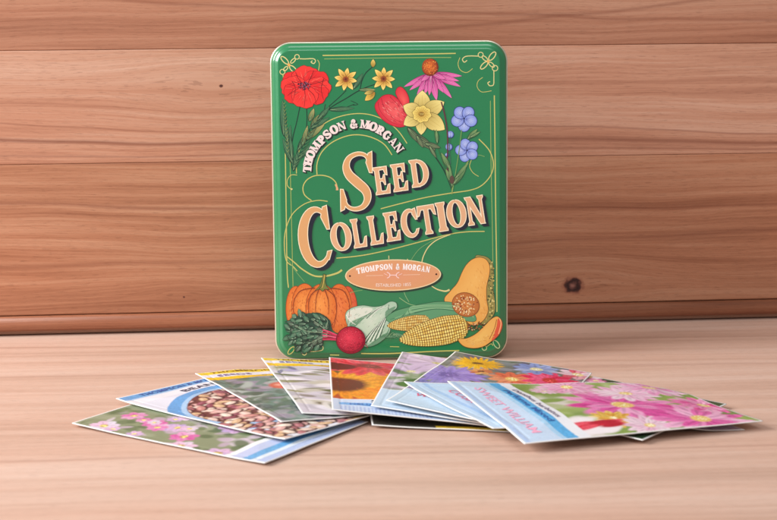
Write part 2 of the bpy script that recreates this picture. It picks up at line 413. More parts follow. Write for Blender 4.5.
# --- lettering: drawn glyph by glyph (strokes with thick and thin parts, wedge serifs)
def glyph(ch, T=.24, t=.10, sl=.09):
    S = []   # ('p', pts) polygons or ('s', pts, wfun)
    def stem(x, T_=T, y0=0, y1=1, b=1, tp=1):
        S.append(('p', [(x-T_/2, y0), (x+T_/2, y0), (x+T_/2, y1), (x-T_/2, y1)]))
        k = sl
        if b: S.append(('p', [(x-T_/2-k, y0), (x+T_/2+k, y0), (x+T_/2+k, y0+.04), (x+T_/2, y0+.13), (x-T_/2, y0+.13), (x-T_/2-k, y0+.04)]))
        if tp: S.append(('p', [(x-T_/2-k, y1), (x-T_/2-k, y1-.04), (x-T_/2, y1-.13), (x+T_/2, y1-.13), (x+T_/2+k, y1-.04), (x+T_/2+k, y1)]))
    def bar(x0, x1, y, tt=t): S.append(('p', [(x0, y-tt/2), (x1, y-tt/2), (x1, y+tt/2), (x0, y+tt/2)]))
    def arc(cx_, cy_, rx, ry, a0, a1, wf, n=20):
        S.append(('s', [(cx_+rx*math.cos(R(a0+(a1-a0)*i/n)), cy_+ry*math.sin(R(a0+(a1-a0)*i/n))) for i in range(n+1)], wf))
    if ch == 'E':
        stem(.25); bar(.3, .72, .95); bar(.3, .56, .52); bar(.3, .74, .05)
        S += [('p', [(.52, 1), (.78, 1), (.76, .70), (.70, .72), (.64, .88)]), ('p', [(.50, .52), (.60, .34), (.62, .34), (.62, .70), (.60, .70)]),
              ('p', [(.52, 0), (.80, 0), (.84, .32), (.78, .31), (.68, .14)])]; w = .86
    elif ch == 'L':
        stem(.25); bar(.3, .7, .05); S.append(('p', [(.46, 0), (.76, 0), (.82, .34), (.76, .33), (.64, .14)])); w = .82
    elif ch == 'T':
        stem(.45, tp=0); bar(.08, .82, .94, .12)
        S += [('p', [(.30, 1), (.02, 1), (-.02, .66), (.05, .68), (.16, .86)]), ('p', [(.60, 1), (.88, 1), (.92, .66), (.85, .68), (.74, .86)])]; w = .9
    elif ch == 'I': stem(.25); w = .5
    elif ch == 'N':
        stem(.17, .10); stem(.80, .10, b=0); S.append(('p', [(.03, 1), (.30, 1), (.86, 0), (.66, 0)])); w = .97
    elif ch == 'D':
        stem(.25); bar(.25, .45, .95); bar(.25, .45, .05)
        arc(.40, .5, .40, .45, -90, 90, lambda u: t+(T-t)*math.sin(math.pi*u)**1.2); w = .92
    elif ch == 'O':
        arc(.46, .5, .36, .45, 90, 450, lambda u: t+(T*1.05-t)*abs(math.sin(2*math.pi*u))**1.2, 36); w = .92
    elif ch == 'C':
        arc(.50, .5, .38, .45, 48, 318, lambda u: t*.9+(T*1.1-t)*math.sin(math.pi*u)**1.3, 30)
        S += [('p', [(.70, .98), (.80, 1.0), (.84, .62), (.78, .62), (.64, .82)]), ('p', [(.86, .26), (.76, .25), (.70, .12), (.78, .12)])]; w = .9
    elif ch == 'G':
        arc(.50, .5, .38, .45, 48, 320, lambda u: t*.9+(T*1.1-t)*math.sin(math.pi*u)**1.3, 26)
        S += [('p', [(.70, .98), (.80, 1.0), (.84, .66), (.78, .66), (.64, .82)]), ('p', [(.66, .06), (.88, .06), (.88, .46), (.66, .46)]), ('p', [(.56, .42), (.96, .42), (.96, .50), (.56, .50)])]; w = .96
    elif ch == 'S':
        pts = smooth([(.78, .80), (.66, .93), (.45, .955), (.24, .88), (.17, .74), (.26, .60), (.48, .48), (.70, .36), (.76, .22), (.66, .09), (.44, .04), (.24, .09), (.14, .24)], 5)
        S.append(('s', pts, lambda u: t*.9+(T*1.05-t)*math.exp(-((u-.5)/.22)**2)))
        S += [('p', [(.72, .97), (.80, 1.0), (.84, .66), (.78, .66), (.68, .82)]), ('p', [(.18, .03), (.10, .0), (.06, .35), (.12, .35), (.22, .18)])]; w = .9
    elif ch == 'H': stem(.22); stem(.74); bar(.25, .72, .5, t*1.3); w = .96
    elif ch == 'M':
        stem(.16, .14); stem(.92, T*.9); S += [('p', [(.04, 1), (.30, 1), (.60, .10), (.48, .0)]), ('p', [(.90, 1), (.80, 1), (.46, .0), (.58, .06)])]; w = 1.1
    elif ch == 'P' or ch == 'R':
        stem(.24); bar(.24, .46, .95); bar(.24, .46, .46); arc(.42, .705, .26, .245, -90, 90, lambda u: t+(T-t)*math.sin(math.pi*u), 14)
        if ch == 'R': S.append(('p', [(.40, .48), (.60, .44), (.90, .0), (.64, .0)]))
        w = .92 if ch == 'R' else .82
    elif ch == 'A':
        S += [('p', [(.40, 1), (.54, 1), (.92, 0), (.68, 0)]), ('p', [(.44, 1), (.50, .95), (.20, 0), (.10, 0)]), ('p', [(.02, 0), (.32, 0), (.32, .06), (.02, .06)]),
              ('p', [(.58, 0), (1.0, 0), (1.0, .06), (.58, .06)])]; bar(.24, .68, .32); w = 1.0
    elif ch == '&':
        S.append(('s', smooth([(.92, .06), (.66, .22), (.36, .66), (.34, .84), (.48, .95), (.62, .84), (.54, .66), (.24, .44), (.16, .22), (.30, .06), (.54, .06), (.74, .24), (.84, .50)], 4), lambda u: t*1.4)); w = 1.0
    else: w = .5
    return w, S
def offpoly(pts, e):
    """offset a polygon outwards by e (mitred, clamped)"""
    n = len(pts); ar = sum(pts[i][0]*pts[(i+1) % n][1]-pts[(i+1) % n][0]*pts[i][1] for i in range(n)); sg = 1 if ar > 0 else -1; out = []
    for i in range(n):
        p0, p1, p2 = Vector(pts[i-1]), Vector(pts[i]), Vector(pts[(i+1) % n])
        d1 = (p1-p0).normalized(); d2 = (p2-p1).normalized()
        n1_ = Vector((d1.y, -d1.x))*sg; n2_ = Vector((d2.y, -d2.x))*sg; m = n1_+n2_
        m = m.normalized() if m.length > 1e-4 else n1_
        out.append(tuple(p1+m*(e/max(m.dot(n1_), .5))))
    return out
def put(art, ch, cx_, cy_, h, wpx, rot, c, e=0.0, dx=0, dy=0, T=.24, t=.10, sl=.09, cfun=None):
    """draw a glyph centred at pixel (cx,cy), rotated rot degrees clockwise on the picture"""
    w, S = glyph(ch, T, t, sl); cr, sr = math.cos(R(rot)), math.sin(R(rot)); kx = wpx/w
    def tr(p):
        X = (p[0]-w/2)*kx; Y = -(p[1]-.5)*h
        return (cx_+dx+X*cr-Y*sr, cy_+dy+X*sr+Y*cr)
    for s in S:
        if s[0] == 'p':
            P = [tr(p) for p in s[1]]
            if e: P = offpoly(P, e)
            art.poly(P, c)
        else:
            P = [tr(p) for p in s[1]]; n = len(P)
            if e and (Vector(P[0])-Vector(P[-1])).length > .5:
                d0 = (Vector(P[0])-Vector(P[1])).normalized()*e; d1 = (Vector(P[-1])-Vector(P[-2])).normalized()*e
                P = [tuple(Vector(P[0])+d0)]+P[1:-1]+[tuple(Vector(P[-1])+d1)]
            sc = (h+kx)/2
            art.stroke(P, 1, c, wf=lambda u, f=s[2]: f(u)*sc+2*e)
PEACH = (236, 168, 118); CREAM = (252, 238, 206); NAVY = (24, 30, 48)
t_ = Art(300)
title = [('S', 356.3, 181.3, 60.5, 35, 3, .168, .055), ('E', 381.3, 180.5, 26.5, 16, -8, .19, .072), ('E', 399.0, 177.5, 26.5, 16, -8, .19, .072),
         ('D', 418.8, 173, 26.5, 19, -8, .19, .072),
         ('C', 315.3, 237, 61, 33.5, -4, .168, .055), ('O', 341, 236.6, 28.5, 19, -9, .20, .072), ('L', 358.4, 233, 28, 14.2, -9, .20, .072),
         ('L', 375.0, 230, 28, 14.2, -9, .20, .072), ('E', 391.6, 226.5, 28, 15, -9, .195, .072), ('C', 410.0, 223.2, 28, 16.8, -9, .195, .072),
         ('T', 427.2, 219.6, 28, 17, -9, .195, .072), ('I', 441.6, 216.8, 28, 8.2, -9, .35, .072), ('O', 456.4, 213.6, 28, 17.6, -9, .20, .072), ('N', 475.5, 210.3, 27.5, 19, -9, .195, .072)]
for ch, x, y, h, w, r, T, t in title:
    n = 6 if h > 40 else 5
    for i in range(n, 0, -1): put(t_, ch, x, y, h, w, r, NAVY, .9, .62*i, .46*i, T, t, .06 if h > 40 else .08)
for ch, x, y, h, w, r, T, t in title:
    sl = .05 if h > 40 else .08
    put(t_, ch, x, y, h, w, r, CREAM, .78, 0, 0, T, t, sl)
    put(t_, ch, x, y, h, w, r, (224, 168, 112) if h > 40 else (230, 178, 136), 0, 0, 0, T, t, sl)
t_.build('title_lettering', lid, lidmap)

ar = Art(200)
arch = [('T', 307.3, 168.6, -84), ('H', 308.2, 161.6, -76), ('O', 310.6, 154.4, -66), ('M', 315.2, 147, -56), ('P', 321.5, 140, -47), ('S', 327.0, 134.4, -38),
        ('O', 334, 129.6, -29), ('N', 341.6, 126, -21), ('&', 353.6, 123.9, -4), ('M', 364.8, 124.4, 8), ('O', 373.2, 126.6, 18), ('R', 380.4, 130.4, 28),
        ('G', 387.2, 135.4, 38), ('A', 393.4, 141.4, 47), ('N', 398.8, 148, 54)]
for ch, x, y, r in arch:
    wd = {'M': 9.0, '&': 8.0, 'N': 8.2, 'P': 7.2, 'S': 7.2}.get(ch, 7.3)
    put(ar, ch, x, y, 8.4, wd, r, (16, 40, 34), .55, .9, .8, .34, .17, .12)
for ch, x, y, r in arch:
    wd = {'M': 9.0, '&': 8.0, 'N': 8.2, 'P': 7.2, 'S': 7.2}.get(ch, 7.3)
    put(ar, ch, x, y, 8.2, wd, r, (246, 226, 222), .12, 0, 0, .34, .17, .12)
ar.build('arched_lettering', lid, lidmap)

# --- text from the built-in font, as flat meshes
def text_tris(body, bold=0.0):
    cu = bpy.data.curves.new('lettering_source', 'FONT'); cu.body = body; cu.offset = bold; cu.resolution_u = 2
    cu.align_x = 'CENTER'; ob = bpy.data.objects.new('lettering_source', cu); col.objects.link(ob)
    dg = bpy.context.evaluated_depsgraph_get(); me = bpy.data.meshes.new_from_object(ob.evaluated_get(dg))
    V = [(v.co.x, v.co.y) for v in me.vertices]; Fc = [tuple(p.vertices) for p in me.polygons]
    bpy.data.objects.remove(ob); bpy.data.curves.remove(cu); bpy.data.meshes.remove(me)
    x0 = min(v[0] for v in V); x1 = max(v[0] for v in V); 
    return [((v[0]-x0)/(x1-x0), v[1]/.72) for v in V], Fc
def art_text(art, body, fn, c, bold=.0):
    """fn maps (u along 0..1, v height 0..1) -> pixel"""
    V, Fc = text_tris(body, bold); art.l += 1; i0 = len(art.v)
    for v in V:
        p = fn(*v); art.v.append((p[0], p[1], art.l)); art.c.append(lin(c))
    for f in Fc: art.f.append(tuple(i0+i for i in f))

bd = Art(150)
bc = (393.1, 275.1); brot = R(-1.2)
bd.disc(bc[0]+1.4, bc[1]+1.5, 48.3, (24, 60, 44), 15.9, brot, 64)
bd.disc(*bc, 48, (244, 218, 170), 15.7, brot, 64); bd.disc(*bc, 46.9, (230, 156, 118), 14.7, brot, 64, edge=(226, 162, 112))
def arcfn(x0, x1, ymid, sag, h):
    def f(u, v):
        s = 2*u-1; x = x0+(x1-x0)*u; y = ymid+sag*s*s
        sl = math.atan(2*sag*s/((x1-x0)/2)); x += math.sin(sl)*v*h; return (x, y-v*h*math.cos(sl)-.021*(x-bc[0]))
    return f
word = 'THOMPSON & MORGAN'; gwid = {'M': 5.6, ' ': 2.6, 'N': 5.0}; tot = sum(gwid.get(ch, 4.5) for ch in word); xx = -tot/2; sc_ = 74/tot
for ch in word:
    wd = gwid.get(ch, 4.5)*sc_; xm = xx*sc_+wd/2; u = xm/37
    if ch != ' ': put(bd, ch, 393.3+xm, 266.6+4.0*u*u-.021*xm, 5.6, wd*.86, math.degrees(math.atan(8*u/37)), (255, 246, 242), .12, 0, 0, .26, .13, .07)
    xx += gwid.get(ch, 4.5)
art_text(bd, 'ESTABLISHED 1855', arcfn(376, 411, 286.6, -.6, 3.2), (253, 236, 226), 0)
for s_ in (-1, 1):
    bd.line([(bc[0]+s_*10, bc[1]-s_*.2), (bc[0]+s_*18, bc[1]-s_*.4), (bc[0]+s_*27, bc[1]-s_*.6)], .5, (250, 208, 176))
    bd.disc(bc[0]+s_*43.2, bc[1]-s_*.9, .95, (60, 22, 20))
    bd.line([(bc[0]+s_*6.2, bc[1]-3.0), (bc[0]+s_*3.6, bc[1]-1.4), (bc[0]+s_*3.4, bc[1]+1.2), (bc[0]+s_*6.0, bc[1]+3.0)], .9, (252, 214, 206))
    bd.line([(bc[0]+s_*5.6, bc[1]+.1), (bc[0]+s_*9, bc[1]-1.6)], .5, (252, 214, 206))
bd.line([(bc[0]-4, bc[1]), (bc[0]+4, bc[1])], .9, (252, 214, 206))
bd.build('oval_name_badge', lid, lidmap)

# --- leaves and stems of the two bouquets
lv = Art(20)
def st(k, pts, w=.8, c=DK, w1=None): lv.line(q(k, pts), w, c, w1)
def leaf(k, x, y, ang, ln, wd, c0=(30, 84, 60), c1=(70, 122, 84), oc=DK, vein=(150, 180, 120)):
    p = q1(k, x, y); s_ = 120/520; lv.petal(p[0], p[1], ang, ln*s_, wd*s_, c0, c1, oc, .35, vein, .8)
st('A', [(130, 310), (115, 380), (100, 440), (92, 500), (96, 560)], .9); st('A', [(158, 310), (160, 370), (152, 430), (120, 500), (98, 585)], .9)
st('A', [(240, 300), (225, 360), (200, 400), (165, 430), (125, 500), (100, 590)], .9, (50, 66, 52)); st('A', [(440, 235), (390, 240), (330, 275), (270, 310), (230, 345), (180, 400), (140, 460), (110, 540)], 1.0)
st('A', [(330, 240), (300, 270), (255, 310)], .8); st('A', [(445, 138), (415, 165), (398, 200), (390, 235)], .9); st('A', [(470, 210), (430, 222), (385, 240)], .8)
st('A', [(365, 300), (320, 318), (290, 330)], .6); st('A', [(350, 285), (380, 300), (360, 305)], .6)
for k, x, y, an, ln, wd in (('A', 360, 235, -58, 80, 22), ('A', 385, 238, 0, 72, 14), ('A', 255, 325, -4, 110, 20), ('A', 170, 375, -70, 60, 22), ('A', 176, 400, -52, 75, 22),
                            ('A', 60, 440, -92, 160, 26), ('A', 75, 520, -84, 130, 24), ('A', 78, 470, -98, 90, 20), ('A', 100, 560, -112, 120, 26), ('A', 120, 500, -60, 95, 24),
                            ('A', 150, 455, -38, 110, 26), ('A', 120, 540, -48, 90, 22), ('A', 175, 405, -30, 95, 22), ('A', 205, 370, -48, 80, 20), ('A', 100, 590, -75, 90, 22),
                            ('A', 96, 540, -95, 100, 16), ('A', 140, 480, -75, 90, 18)):
    olive = random.random() < .2
    leaf(k, x, y, an, ln, wd, (30, 80, 58) if not olive else (84, 104, 56), (72, 122, 86) if not olive else (186, 176, 112), (14, 44, 36), (130, 168, 122))
for i in range(26):   # feathery foliage round the stems
    t = i/25; x = 96+t*110; y = 580-t*215
    for sd in (-1, 1):
        st('A', [(x, y), (x+sd*12+8, y-14), (x+sd*20+12, y-34)], .5, (84, 124, 84) if i % 2 else (28, 70, 52), .2)
for i in range(14):
    y = 300+i*16; x = 60+i*1.2
    st('A', [(x, y), (x-6, y-12)], .45, (130, 160, 96), .2); st('A', [(x, y), (x+9, y-12)], .45, (150, 160, 90), .2)
# right bouquet
st('B', [(80, 400), (140, 455), (190, 520), (235, 590), (268, 670)], 1.0); st('B', [(190, 410), (205, 480), (235, 570), (266, 660)], .8, (56, 110, 66))
st('B', [(222, 290), (238, 350), (248, 420), (250, 500), (246, 560), (262, 640)], 1.3, (96, 44, 60)); st('B', [(310, 410), (302, 480), (290, 560), (270, 680)], .8, (120, 160, 90))
st('B', [(340, 545), (310, 590), (275, 640), (268, 690)], .8, (150, 170, 90)); st('B', [(262, 440), (258, 480), (262, 560)], .6, (60, 100, 90))
for k, x, y, an, ln, wd in (('D', 262, 130, -118, 85, 20), ('D', 268, 190, -112, 70, 18), ('D', 272, 195, -55, 105, 26), ('D', 280, 170, -50, 95, 16), ('B', 335, 452, -46, 62, 18),
                            ('B', 345, 445, -30, 52, 12), ('B', 90, 425, 35, 130, 34), ('B', 75, 400, 50, 95, 26), ('B', 150, 470, 15, 70, 22), ('D', 270, 205, -98, 100, 14),
                            ('B', 115, 435, 62, 60, 20), ('B', 205, 470, -95, 60, 14), ('B', 170, 480, 60, 60, 14)):
    br = 'B' == k and y > 380 and x < 200
    leaf(k, x, y, an, ln, wd, (66, 96, 68) if br else (56, 110, 66), (112, 120, 88) if br else (134, 168, 104), DK, (150, 176, 126))
lv.disc(*q1('D', 268, 172), 2.2, (92, 70, 60), 4.2)
lv.build('leaves_and_stems', lid, lidmap)

# --- poppy
pp = Art(110)
cx_, cy_ = q1('A', 155, 225); s_ = 120/520
def lobe(an, rx, ry, c, ce, oc=(140, 16, 24), dist=.5):
    """rounded frilled petal"""
    ox, oy = cx_+math.cos(R(an))*rx*dist, cy_+math.sin(R(an))*ry*dist; N = 26; pts = []
    for i in range(N):
        t = 2*math.pi*i/N; k = 1+.05*math.sin(5*t+an)+.035*math.sin(11*t+an*2)+.02*math.sin(23*t)
        pts.append((ox+rx*.56*k*math.cos(t), oy+ry*.56*k*math.sin(t)))
    m = [(ox+(p[0]-ox)*1.035, oy+(p[1]-oy)*1.035) for p in pts]; pp.poly(m, oc); pp.fan((ox, oy), pts, ce, c)
    for j in range(24):
        a2 = R(an+random.uniform(-68, 68)); r0 = random.uniform(.3, .6); r1 = r0+random.uniform(.15, .4)
        pp.stroke([(cx_+math.cos(a2)*rx*r0, cy_+math.sin(a2)*ry*r0), (cx_+math.cos(a2+.05)*rx*r1, cy_+math.sin(a2+.05)*ry*r1)], .32, [(120, 10, 22), (255, 134, 112), (186, 22, 30)][j % 3], .1)
RX, RY = 100*s_*1.02, 84*s_*1.02
for an, c in ((-150, 1), (-90, 0), (-32, 1), (178, 0), (8, 0), (140, 1), (40, 1), (96, 0)):
    lobe(an, RX, RY, (236, 44, 44) if c else (246, 58, 52), (228, 34, 38) if c else (240, 52, 48))
for pts in ([(150, 235), (152, 270), (148, 312)], [(160, 232), (190, 262), (200, 300)], [(130, 228), (100, 246), (76, 262)], [(175, 215), (215, 205), (246, 196)], [(140, 212), (120, 185), (110, 160)],
            [(165, 208), (178, 180), (190, 154)], [(95, 200), (110, 232), (100, 285)], [(232, 190), (222, 235), (232, 282)]):
    pp.line(q('A', pts), .7, (128, 14, 24), .3)
pp.disc(*q1('A', 148, 224), 6.4, (150, 20, 40), 3.4, 0, 20, edge=(226, 40, 44))
for i in range(80):
    an = random.uniform(0, 6.28); r = random.uniform(.1, 1)
    x, y = q1('A', 148+32*r*math.cos(an), 222+19*r*math.sin(an)); pp.disc(x, y, .62, (58, 18, 44) if i % 3 else (150, 96, 120), n=6)
pp.build('poppy_print', lid, lidmap)

# --- yellow star flowers
for (fx, fy, r0, buds) in ((328, 192, 10, True), (492, 190, 2, False)):
    ys = Art(110); x, y = q1('A', fx, fy)
    for i in range(8):
        ys.petal(x, y, i*45+r0-90, 12.6 if i % 2 else 11.4, 5.0, (238, 160, 54), (254, 238, 140), (110, 74, 24), .35, (206, 140, 50), .9)
    ys.disc(x, y, 2.9, (92, 34, 22), edge=(150, 70, 30))
    for i in range(9): ys.disc(x+2*math.cos(i*.7), y+2*math.sin(i*.7), .4, (190, 110, 50), n=6)
    if buds:
        b0 = q1('A', 446, 140); ys.petal(b0[0], b0[1], -88, 8, 4.5, (170, 140, 50), (244, 220, 120), (90, 80, 30), .3, (190, 150, 60), .9)
        b0 = q1('A', 455, 248); ys.petal(b0[0], b0[1], 140, 13, 6.5, (196, 160, 60), (250, 206, 96), (100, 80, 30), .3, (206, 130, 50), .9)
        ys.petal(b0[0]-1, b0[1]-1, 165, 10, 4, (150, 130, 60), (232, 204, 110), (90, 80, 30), .3, None, .9)
    ys.build('yellow_flower_print', lid, lidmap)

# --- tulip
tu = Art(110)
body_ = smooth(q('A', [(470, 282), (495, 262), (530, 262), (565, 290), (592, 325), (600, 360), (592, 388), (565, 399), (530, 392), (495, 372), (468, 342), (455, 308)]), 5, True)
tu.poly(offpoly(body_, .5), (130, 20, 40)); tu.fan(q1('A', 548, 335), body_, (246, 104, 104), (216, 34, 60))
pet = smooth(q('A', [(545, 250), (553, 230), (570, 227), (590, 248), (602, 280), (598, 318), (585, 335), (570, 300), (555, 275)]), 5, True)
tu.poly(offpoly(pet, .5), (130, 20, 40)); tu.fan(q1('A', 580, 285), pet, (244, 96, 92), (222, 44, 62))
for pts in ([(468, 290), (478, 330), (520, 375), (575, 392)], [(482, 274), (498, 320), (540, 365), (588, 380)], [(520, 268), (560, 310), (592, 350)]): tu.line(q('A', pts), .55, (166, 22, 44), .25)
for i in range(90):
    x = random.uniform(480, 590); y = random.uniform(285, 375)
    if abs((x-540)-(y-330)) < 55: tu.stroke(q('A', [(x, y), (x+9, y+8)]), .34, (255, 170, 160) if i % 2 else (150, 16, 40), .1)
tu.build('tulip_print', lid, lidmap)

# --- echinacea
ec = Art(60)
x, y = q1('B', 178, 168)
tips = [(60, 225, 20), (84, 240, 20), (116, 262, 22), (150, 258, 20), (312, 178, 20), (306, 224, 22), (300, 200, 20), (268, 274, 24), (232, 250, 22), (202, 284, 28), (170, 262, 20), (135, 200, 18), (240, 190, 20)]
for i, (tx, ty, wd) in enumerate(tips):
    p = q1('B', tx, ty); ln = math.hypot(p[0]-x, p[1]-y); an = math.degrees(math.atan2(p[1]-y, p[0]-x))
    ec.petal(x, y, an, ln, wd*s_*1.15, (196, 44, 136), (240, 128, 190), (92, 20, 70), .35, (252, 176, 214), .85)
cx2, cy2 = q1('B', 174, 140)
ec.disc(cx2, cy2, 8.3, (120, 42, 20), 8.9); ec.disc(cx2-.6, cy2-.6, 7.6, (240, 130, 50), 8.2, edge=(160, 62, 26))
for i in range(110):
    an = random.uniform(0, 6.28); r = random.uniform(0, 1)**.5
    ec.disc(cx2+7.4*r*math.cos(an), cy2+7.9*r*math.sin(an), .42, random.choice([(250, 170, 70), (196, 70, 30), (120, 40, 22), (238, 120, 44)]), n=5)
ec.build('coneflower_print', lid, lidmap)

# --- daffodil
da = Art(210)
x, y = q1('B', 138, 343)
for tx, ty, wd in ((135, 430, 40), (140, 244, 56), (232, 292, 52), (234, 408, 56), (62, 388, 48), (60, 308, 50)):
    p = q1('B', tx, ty); ln = math.hypot(p[0]-x, p[1]-y)*1.03; an = math.degrees(math.atan2(p[1]-y, p[0]-x))
    da.petal(x, y, an, ln, wd*s_*1.25, (206, 176, 84), (248, 232, 150), (96, 92, 50), .4, (196, 170, 80), .95)
pts = []
for i in range(32):
    t = 2*math.pi*i/32; k = 1+.09*math.sin(8*t); pts.append((x+9*k*math.cos(t), y+8.2*k*math.sin(t)))
da.poly(offpoly(pts, .4), (120, 96, 40)); da.fan((x, y), pts, (204, 160, 60), (246, 222, 120))
for i in range(20):
    t = i*.314; da.stroke([(x+3.6*math.cos(t), y+3.2*math.sin(t)), (x+8*math.cos(t), y+7.2*math.sin(t))], .35, (170, 130, 54), .2)
da.disc(x-.4, y, 3.2, (98, 72, 30), 2.7, edge=(180, 140, 56))
for i in range(5): da.disc(x-1.6+i*.8, y+(i % 2)*.8-.4, .45, (240, 214, 120), n=6)
da.build('daffodil_print', lid, lidmap)

# --- blue flowers
for (fx, fy, rr, rot, buds) in ((321, 362, 58, 0, False), (334, 500, 52, 20, True)):
    bl = Art(120); x, y = q1('B', fx, fy); r = rr*s_
    for i in range(5):
        an = R(rot+90+72*i); ox, oy = x+.52*r*math.cos(an), y+.52*r*math.sin(an)
        bl.disc(ox, oy, r*.50, (40, 52, 120), r*.47, an, 18); bl.disc(ox, oy, r*.46, (194, 208, 252), r*.43, an, 18, edge=(130, 150, 228))
        for j in range(5):
            a2 = an+(j-2)*.2; bl.stroke([(x+.14*r*math.cos(a2), y+.14*r*math.sin(a2)), (x+.7*r*math.cos(a2), y+.7*r*math.sin(a2))], .35, (82, 92, 176), .12)
    bl.disc(x, y, 1.0, (46, 52, 104))
    if buds:
        for bx, by, br in ((262, 432, 3.3), (256, 486, 3.3), (247, 520, 1.6)):
            p = q1('B', bx, by); bl.disc(p[0], p[1], br+.4, (40, 60, 120)); bl.disc(p[0]-.3, p[1]-.3, br, (196, 210, 250), edge=(116, 138, 216))
            bl.stroke([(p[0], p[1]-br*.8), (p[0], p[1]+br*.6)], .35, (70, 84, 160))
    bl.build('blue_flower_print', lid, lidmap)

# --- pumpkin
pk = Art(40)
def ell_pts(x, y, rx, ry, n=40, top=1.0): return [(x+rx*math.cos(t), y+ry*math.sin(t)*(top if math.sin(t) < 0 else 1)) for t in [2*math.pi*i/n for i in range(n)]]
seg = [(112, 275, 42, 96), (335, 280, 42, 100), (150, 270, 56, 102), (300, 276, 54, 106), (222, 272, 66, 102)]
for i, (x, y, rx, ry) in enumerate(seg):
    p = q1('E', x, y); P = ell_pts(p[0], p[1], rx*s_, ry*s_)
    pk.poly(offpoly(P, .55), (140, 58, 20)); pk.fan((p[0]-.12*rx*s_, p[1]-.1*ry*s_), P, (250, 160, 76) if i in (0, 2, 4) else (240, 132, 70), (226, 112, 40) if i != 1 else (216, 84, 50))
def inpk(x, y): return any(((x-a_)/b_)**2+((y-c_)/d_)**2 < .9 for a_, c_, b_, d_ in seg)
for i in range(420):
    x = random.uniform(80, 370); y = random.uniform(180, 375)
    if not inpk(x, y): continue
    k = (x-215)/150
    c = random.choice([(186, 74, 28), (206, 92, 36), (252, 184, 110)] if x < 240 else [(176, 50, 30), (196, 70, 36), (250, 160, 96)])
    pk.stroke(q('E', [(x, y), (x+k*3, y+random.uniform(5, 11))]), .36, c, .15)
for pts in ([(205, 192), (176, 220), (166, 275), (178, 340)], [(245, 192), (280, 225), (288, 290), (276, 360)], [(195, 186), (130, 200), (100, 260), (112, 330)], [(258, 186), (320, 200), (345, 270), (335, 350)],
            [(212, 190), (200, 230), (196, 290)], [(236, 190), (252, 240), (254, 300)]):
    pk.line(q('E', pts), .9, (136, 52, 22), .35)
stem = q('E', [(196, 196), (214, 180), (224, 155), (232, 126), (241, 128), (238, 158), (244, 178), (256, 192), (238, 190), (228, 200), (216, 190)])
pk.poly(offpoly(stem, .4), (40, 50, 24)); pk.poly(stem, (120, 128, 60)); pk.line(q('E', [(226, 186), (232, 160), (237, 130)]), .7, (214, 180, 90)); pk.line(q('E', [(212, 190), (224, 176), (229, 150)]), .6, (50, 70, 34))
pk.build('pumpkin_print', lid, lidmap)

# --- beetroot with leaves
be = Art(620)
blob = smooth(q('E', [(78, 330), (110, 310), (160, 296), (200, 292), (240, 305), (262, 335), (266, 370), (236, 400), (228, 430), (190, 432), (160, 458), (120, 452), (98, 425), (80, 400), (88, 365)]), 5, True)
be.poly(wav(blob, .5), (40, 76, 60))
for i in range(120):
    x = random.uniform(86, 256); y = random.uniform(302, 448)
    if ((x-170)/92)**2+((y-372)/76)**2 > .95: continue
    p = q1('E', x, y); an = math.degrees(math.atan2(y-388, x-262))+random.uniform(-50, 50)
    c = random.choice([(78, 134, 100), (58, 108, 82), (112, 160, 126), (44, 86, 66), (96, 112, 96), (86, 140, 110)])
    be.petal(p[0], p[1], an, random.uniform(5, 10), random.uniform(3.4, 6), [k*.62 for k in c], c, (18, 42, 34), .3, (150, 184, 154), .8, .12)
for pts in ([(262, 385), (215, 378), (160, 372), (110, 350)], [(262, 388), (220, 350), (180, 320)], [(262, 392), (215, 405), (160, 430)], [(240, 360), (250, 330), (235, 312)]):
    be.line(q('E', pts), .7, (150, 170, 140), .3)
for dy, c in ((-14, (226, 70, 110)), (-6, (196, 34, 76)), (4, (236, 96, 130)), (12, (170, 24, 62)), (18, (210, 50, 90))):
    be.line(q('E', [(228, 385+dy*1.3), (260, 390+dy), (302, 402+dy*.5)]), 1.3, c, 1.5)
x, y = q1('E', 350, 411)
be.disc(x, y, 14.8, (86, 8, 30), 13.9, 0, 40); be.disc(x, y, 14.3, (150, 14, 46), 13.4, 0, 40)
be.fan((x-2, y-3), ell_pts(x-.6, y-1, 12.9, 11.8), (242, 66, 92), (186, 26, 58))
for i in range(220):
    an = random.uniform(0, 6.28); r = random.uniform(0, 1)**.5; px_, py_ = x+13.6*r*math.cos(an), y+12.6*r*math.sin(an)
    lo = (py_-y)+.4*(px_-x) > 4 or r > .85
    be.disc(px_, py_, .3, (96, 8, 34) if lo else random.choice([(250, 110, 130), (206, 36, 66), (170, 20, 52)]), n=5)
be.line(q('E', [(405, 425), (418, 434), (424, 448)]), .9, (150, 20, 50), .3)
be.build('beetroot_print', lid, lidmap)

# --- cabbage
cb = Art(430)
P = smooth(q('E', [(328, 300), (350, 275), (400, 262), (450, 268), (490, 262), (520, 246), (545, 250), (548, 272), (525, 292), (515, 330), (520, 370), (495, 405), (455, 432), (415, 440), (380, 425), (350, 385), (335, 345)]), 5, True)
cb.poly(offpoly(P, .4), (60, 96, 76)); cb.fan(q1('E', 440, 330), P, (214, 228, 208), (172, 204, 176))
cb.poly(smooth(q('E', [(332, 302), (355, 280), (400, 270), (445, 276), (420, 300), (375, 318), (345, 330)]), 5, True), (226, 232, 216))
for i in range(9):
    o_ = i*13
    cb.line(q('E', [(395+o_*.75, 432-o_*.25), (430+o_*.6, 385-o_*.3), (470+o_*.35, 345-o_*.35), (515, 315-o_*.55)]), 1.0, (44, 84, 66) if i % 2 == 0 else (234, 240, 226), .5)
for i in range(5):
    cb.line(q('E', [(370+i*16, 330-i*4), (420+i*12, 300-i*5), (480+i*8, 268-i*1)]), .8, (60, 100, 80) if i % 2 else (238, 240, 228), .3)
